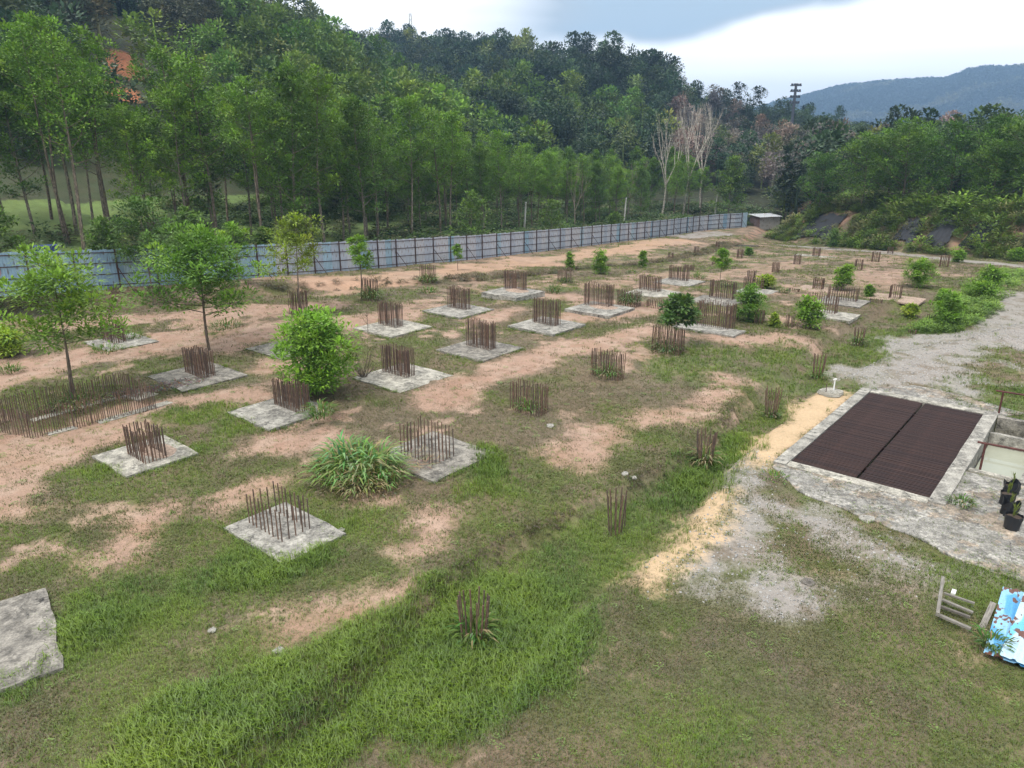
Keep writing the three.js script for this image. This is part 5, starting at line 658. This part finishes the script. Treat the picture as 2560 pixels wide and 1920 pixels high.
// forest on the hills: leafy crowns by the thousand, read as one wood
{
  const kinds = [1, 2, 3, 4, 5].map((k) => { const R = RNG(1200 + k), L = new Leaves(); const nC = 10 + k * 2; for (let c = 0; c < nC; c++) { const a = R() * 6.28, q = Math.sqrt(R()) * (k === 3 ? 2.0 : 2.8), y = R.r(3.5, 9) - q * 0.7 + (k === 4 ? 2 : 0); clump(L, R, Math.cos(a) * q, y, Math.sin(a) * q, R.r(1.1, 1.8), 62, 0.72, 0.42, [1, 1, 1], 0.22, 0.8); } const wood = tube([[0, -1, 0], [0.1, 4, 0.1], [0, 8, 0]], [0.25, 0.18, 0.06], 4); const n = wood.attributes.position.count, cc = new Float32Array(n * 3).fill(1.6); wood.setAttribute('color', new THREE.BufferAttribute(cc, 3)); wood.deleteAttribute('uv'); return mergeGeometries([L.geo(), wood]); });
  const R = RNG(5150), lists = kinds.map(() => []);
  const add = (x, d, s, c) => lists[Math.floor(R() * 5)].push([x, d, s, c]);
  for (let d = 96; d < 520; d += 6) for (let x = -0.8 * d - 20; x < 0.78 * d + 20; x += 6) {
    const px = x + R.r(-2.6, 2.6), pd = d + R.r(-2.6, 2.6), sF = sdl(FN, px, pd); if (sF < (px < -20 ? 34 : 40) && px < 48) continue; if (px > 40 && pd < 128) continue;
    if (scarAt(px, pd) > 0.1 || scarAt(px * (1 + 6 / pd), pd + 6) > 0.25 || scarAt(px * (1 + 11 / pd), pd + 11) > 0.3) continue;
    const h = ground0(px, pd), elev = (h + 8 - 10) / Math.hypot(px, pd), n = fbm(px * 0.02 + 4, pd * 0.02 + 9, 3), bare = px > 30 && pd < 300 && pd > 150 && px > 0.2 * pd;
    if (px < -35 && pd < 165 && R() < 0.35) continue;
    let c = R() < 0.25 ? [0.095, 0.15, 0.05] : [0.055, 0.10, 0.045]; if (pd < 255 && px > -60 && px < 40 && n > 0.42) c = [0.15, 0.25, 0.04]; if (bare && R() < 0.55) c = [0.25, 0.215, 0.18]; if (px < -60 && n > 0.5) c = [0.12, 0.14, 0.07]; if (R() < 0.04) c = [0.22, 0.27, 0.07];
    add(px, pd, R.r(0.75, 1.5) * (px > 62 && pd > 150 ? 0.78 : bare ? 0.8 : pd > 250 ? 1.25 : 1.05), c);
  }
  kinds.forEach((g, k) => instanced('hill_forest', g, M.leaf, lists[k], (e, o, c) => { o.position.set(...at(e[0], e[1], -0.3)); o.rotation.set(0, R() * 6.28, 0); o.scale.set(e[2], e[2] * R.r(0.85, 1.2), e[2]); const v = R.r(0.6, 1.4); c.setRGB(e[3][0] * v * R.r(0.85, 1.2), e[3][1] * v, e[3][2] * v * R.r(0.85, 1.2)); }, ['dense rainforest canopy covering the hills', 'layered dark trees covering the hillside', 'narrow-crowned trees scattered through the hill forest', 'taller emergent trees in the hill forest', 'broad spreading trees in the hill forest'][k], 'forest'));
  console.log('forest', lists.map((l) => l.length).join());
}
// single tall trees along the skyline
{
  const ridge = [1, 2, 3].map((k) => proto('ridge_tree', treeShape({ seed: 1300 + k, H: 16, spread: 3.2, base: 0.5, branches: 12, clumps: 2, clumpR: 1.1, leaves: 30, leaf: [0.7, 0.4], col: [0.07, 0.11, 0.045], r: 0.2, rise: 0.8, vary: 0.25 }), M.barkPale, 'tall open-crowned tree standing above the forest on the ridge', 'tree', 'trees along the ridge skyline')), R = RNG(64), P = RIDGES[1].p;
  for (let i = 1; i < P.length - 4; i++) for (let k = 0; k < 3; k++) { const t = R(), x = lerp(P[i][0], P[i + 1][0], t) + R.n() * 4, d = lerp(P[i][1], P[i + 1][1], t) + R.n() * 4; copyOf(R.pick(ridge), ...at(x, d, -0.3), R() * 6.28, R.r(0.75, 1.25)); }
}
{ // blue mountain range far off
  const P0 = [[420, 1440, 30], [466.1, 1425.7, 51.4], [510.2, 1389.3, 61.5], [546.5, 1343.1, 74.1], [578.8, 1296.7, 85.6], [612.8, 1258.8, 86.5], [664.7, 1232.1, 83.3], [701.4, 1211.6, 91], [745.6, 1161.3, 98.4], [816.7, 1137.1, 114.5], [876.8, 1091.4, 115.6], [1100, 1000, 120]], P = P0.map((p) => [p[0] * 1.8, p[1] * 1.8, 10 + (p[2] + 8 - 10) * 1.8]);
  const nx = 220, nd = 90, pos = [], idx = [], col = []; 
  const hm = (x, d) => { sdl(P, x, d); const hr = lerp(P[near.i][2], P[near.i + 1][2], near.t); return -14 + (hr + 14) * Math.exp(-((near.q / 560) ** 2)) * (0.84 + 0.32 * fbm(x * 0.0035, d * 0.0035, 4)); };
  for (let j = 0; j < nd; j++) for (let i = 0; i < nx; i++) { const x = 150 + i * 9, d = 800 + j * 24, y = hm(x, d), n = fbm(x * 0.006 + 3, d * 0.006, 3); pos.push(x, y, -d); const q = mix3([0.05, 0.075, 0.04], [0.16, 0.17, 0.08], sm(0.6, 0.72, n)); col.push(...q); }
  for (let j = 0; j < nd - 1; j++) for (let i = 0; i < nx - 1; i++) { const a = j * nx + i; idx.push(a, a + 1, a + nx, a + 1, a + nx + 1, a + nx); }
  const g = new THREE.BufferGeometry(); g.setAttribute('position', new THREE.Float32BufferAttribute(pos, 3)); g.setAttribute('color', new THREE.Float32BufferAttribute(col, 3)); g.setIndex(idx); g.computeVertexNormals();
  single('mountain', g, std([1, 1, 1], { vertexColors: true, roughness: 1 }), 'long forested mountain range beyond the valley', 'mountain', null, 'structure');
  const R = RNG(818), L = new Leaves(); for (let c = 0; c < 5; c++) clump(L, R, R.n() * 2.5, R.r(2, 6), R.n() * 2.5, 2.6, 16, 2.4, 1.6, [1, 1, 1], 0.1, 0.8); const list = []; for (let k = 0; k < 40000; k++) { const x = R.r(500, 2050), d = R.r(1250, 2700); if (x / d < 0.28 || x / d > 0.82 || hm(x, d) < 10) continue; list.push([x, d]); }
  instanced('mountain_forest', L.geo(), M.leaf, list, (e, o, c) => { o.position.set(e[0], hm(e[0], e[1]) - 1, -e[1]); o.rotation.set(0, R() * 6.28, 0); o.scale.setScalar(R.r(1.1, 2.3)); const n = fbm(e[0] * 0.006 + 3, e[1] * 0.006, 3), q = mix3([0.035, 0.06, 0.04], [0.17, 0.18, 0.09], sm(0.62, 0.74, n)), v = R.r(0.8, 1.2); c.setRGB(q[0] * v, q[1] * v, q[2] * v); }, 'forest covering the far mountain range', 'forest');
  // valley floor out to the horizon
  const v = new THREE.PlaneGeometry(4600, 2900).rotateX(-Math.PI / 2); v.translate(0, -9, -1900); const cc = new Float32Array(v.attributes.position.count * 3); for (let i = 0; i < cc.length; i += 3) { cc[i] = 0.05; cc[i + 1] = 0.075; cc[i + 2] = 0.035; } v.setAttribute('color', new THREE.BufferAttribute(cc, 3));
  single('valley_floor', v, std([1, 1, 1], { vertexColors: true, roughness: 1 }), 'wooded valley floor reaching to the horizon', 'ground', null, 'structure');
}

// ---------------------------------------------------------------- tarps, puddle, poles, wires, masts
function drape(pts, off, seed) { // sheet that follows the ground inside a quad
  const n = 14, pos = [], idx = [], uv = []; for (let j = 0; j <= n; j++) for (let i = 0; i <= n; i++) { const u = i / n, v = j / n, x = lerp(lerp(pts[0][0], pts[1][0], u), lerp(pts[3][0], pts[2][0], u), v) + (fbm(i * 0.5 + seed * 9, j * 0.5, 2) - 0.5) * (i % n && j % n ? 0.3 : 1.1), d = (j % n ? 0 : (hash(i, seed * 5) - 0.5) * 0.9) + lerp(lerp(pts[0][1], pts[1][1], u), lerp(pts[3][1], pts[2][1], u), v); pos.push(x, Hg(x, d) + off + 0.06 * Math.sin(u * 26 + seed) + (hash(i * 3, j + seed) - 0.5) * 0.08, -d); uv.push(u, v); }
  for (let j = 0; j < n; j++) for (let i = 0; i < n; i++) { const a = j * (n + 1) + i; idx.push(a, a + 1, a + n + 1, a + 1, a + n + 2, a + n + 1); } const g = new THREE.BufferGeometry(); g.setAttribute('position', new THREE.Float32BufferAttribute(pos, 3)); g.setAttribute('uv', new THREE.Float32BufferAttribute(uv, 2)); g.setIndex(idx); g.computeVertexNormals(); return g;
}
single('tarpaulin', drape([[42.2, 112.6], [44.6, 105.2], [47.6, 106.6], [45.6, 113.2]], 0.3, 1), M.tarp, 'large black plastic sheet pegged over the bank beside a red earth gully', 'tarpaulin');
single('tarpaulin', drape([[48.3, 94.4], [49.0, 91.5], [51.3, 92.6], [50.5, 95.4]], 0.3, 2), M.tarp, 'black plastic sheet showing between creepers on the bank', 'tarpaulin');
single('tarpaulin', drape([[49.4, 89.8], [50.6, 87.2], [53.4, 88.6], [52.0, 91.4]], 0.3, 3), M.tarp, 'torn black plastic sheet beside a bare orange streak on the bank', 'tarpaulin');
single('tarpaulin', drape([[51.4, 85.8], [52.2, 83.5], [55.2, 84.4], [54.2, 86.8]], 0.3, 4), M.tarp, 'smallest black plastic sheet among leaves at the end of the bank', 'tarpaulin');
{ const y = Hg(31.5, 101.5) + 0.06, s = []; for (let i = 0; i < 20; i++) { const a = i / 20 * 6.283; s.push(new THREE.Vector2(31.6 + Math.cos(a) * 2.2 * (0.8 + 0.4 * hash(i, 3)), 101.3 + Math.sin(a) * 0.9 * (0.8 + 0.4 * hash(i, 9)))); } const g = new THREE.ShapeGeometry(new THREE.Shape(s)); g.rotateX(-Math.PI / 2); const m = single('puddle', g, water([0.12, 0.11, 0.09]), 'shallow puddle shining white on the far turf', 'puddle', null, 'structure'); m.position.y = y; }
const poleAt = [[-20.6, 79, 8.6], [-15.4, 85.5, 8.2], [1.6, 101, 7.8], [17.7, 119, 7.4], [36.6, 136, 7.0]], tops = [];
poleAt.slice(1).forEach(([x, d, h], i) => { const y = Hg(x, d), top = [3.4, 2.2, 1.5, 0.8][i] + 0.2; const g = thing('utility_pole', ['pale concrete pole behind the fence where the blue sheets turn grey', 'slightly leaning pale pole behind the middle of the fence', 'leaning pale pole beside the banana-like shrub behind the fence', 'pale pole near the dead trees behind the fence end'][i], 'pole', x, y - 0.2, -d); part(g, 'shaft', bar([0, 0, 0], [i ? 0.25 : 0.02, top - y + 0.2, 0], 0.15, 8, 0.11), M.pole); part(g, 'insulator', bar([i ? 0.25 : 0.02, top - y + 0.05, 0.14], [i ? 0.25 : 0.02, top - y + 0.18, 0.14], 0.05, 8), M.white); tops.push([x + (i ? 0.25 : 0.02), top, -d]); });
for (let i = 0; i < tops.length - 1; i++) { const a = tops[i], b = tops[i + 1], pts = [], r = []; for (let k = 0; k <= 10; k++) { const t = k / 10; pts.push([lerp(a[0], b[0], t), lerp(a[1], b[1], t) - 0.9 * 4 * t * (1 - t) * 0.6, lerp(a[2], b[2], t)]); r.push(0.022); } single('overhead_wire', tube(pts, r, 4), M.wire, ['sagging wire from the first pale pole to the middle pole', 'sagging wire from the middle pole to the pole by the shrub', 'sagging wire from the pole by the shrub towards the dead trees'][i], 'wire'); }
{
  const x = 77.6, d = 216.5, y = Hg(x, d), g = thing('floodlight_mast', 'tall dark floodlight mast with tiers of lamps rising above the trees', 'floodlight mast', x, y, -d), top = 25.2 - y; part(g, 'mast', bar([0, 0, 0], [0, top, 0], 0.5, 8, 0.36), M.mast);
  for (let k = 0; k < 4; k++) { const t = part(g, 'lamp_tier', mergeGeometries([bx(3.0 - 0.1 * k, 0.18, 0.5, 0, 0, 0), ...[-1.1, -0.4, 0.4, 1.1].map((q) => bx(0.5, 0.5, 0.35, q, 0.3, 0.15, 0, 0.4))]), M.mast); t.position.y = top - 0.6 - k * 1.5; }
  const tw = thing('lattice_tower', 'thin pale lattice tower on the far ridge', 'tower', -55, Hg(-55, 440), -440), H0 = 76 - Hg(-55, 440), gs = []; for (const [sx, sz] of [[-1, -1], [1, -1], [1, 1], [-1, 1]]) gs.push(bar([sx * 1.6, 0, sz * 1.6], [sx * 0.5, H0, sz * 0.5], 0.12, 4)); part(tw, 'legs', mergeGeometries(gs), M.pole); const xs = []; for (let k = 0; k < 14; k++) { const y0 = k / 14 * H0, y1 = (k + 1) / 14 * H0, r0 = lerp(1.6, 0.5, k / 14), r1 = lerp(1.6, 0.5, (k + 1) / 14); xs.push(bar([-r0, y0, r0], [r1, y1, r1], 0.07, 3), bar([r0, y0, -r0], [-r1, y1, -r1], 0.07, 3), bar([-r0, y0, -r0], [-r1, y1, r1], 0.07, 3), bar([r0, y0, r0], [r1, y1, -r1], 0.07, 3)); } part(tw, 'bracing', mergeGeometries(xs), M.pole);
  const gp = single('white_pipe', bar([-42.5, 3.2 + 3.2, -55], [-37.2, 3.4, -52.5], 0.06, 6), M.white, 'long white pipe slanting down over the lawn behind the fence', 'pipe');
}
scene.fog = new THREE.FogExp2(new THREE.Color(0.42, 0.66, 1.0), 0.00034);
console.log('done');
renderer.render(scene, camera);
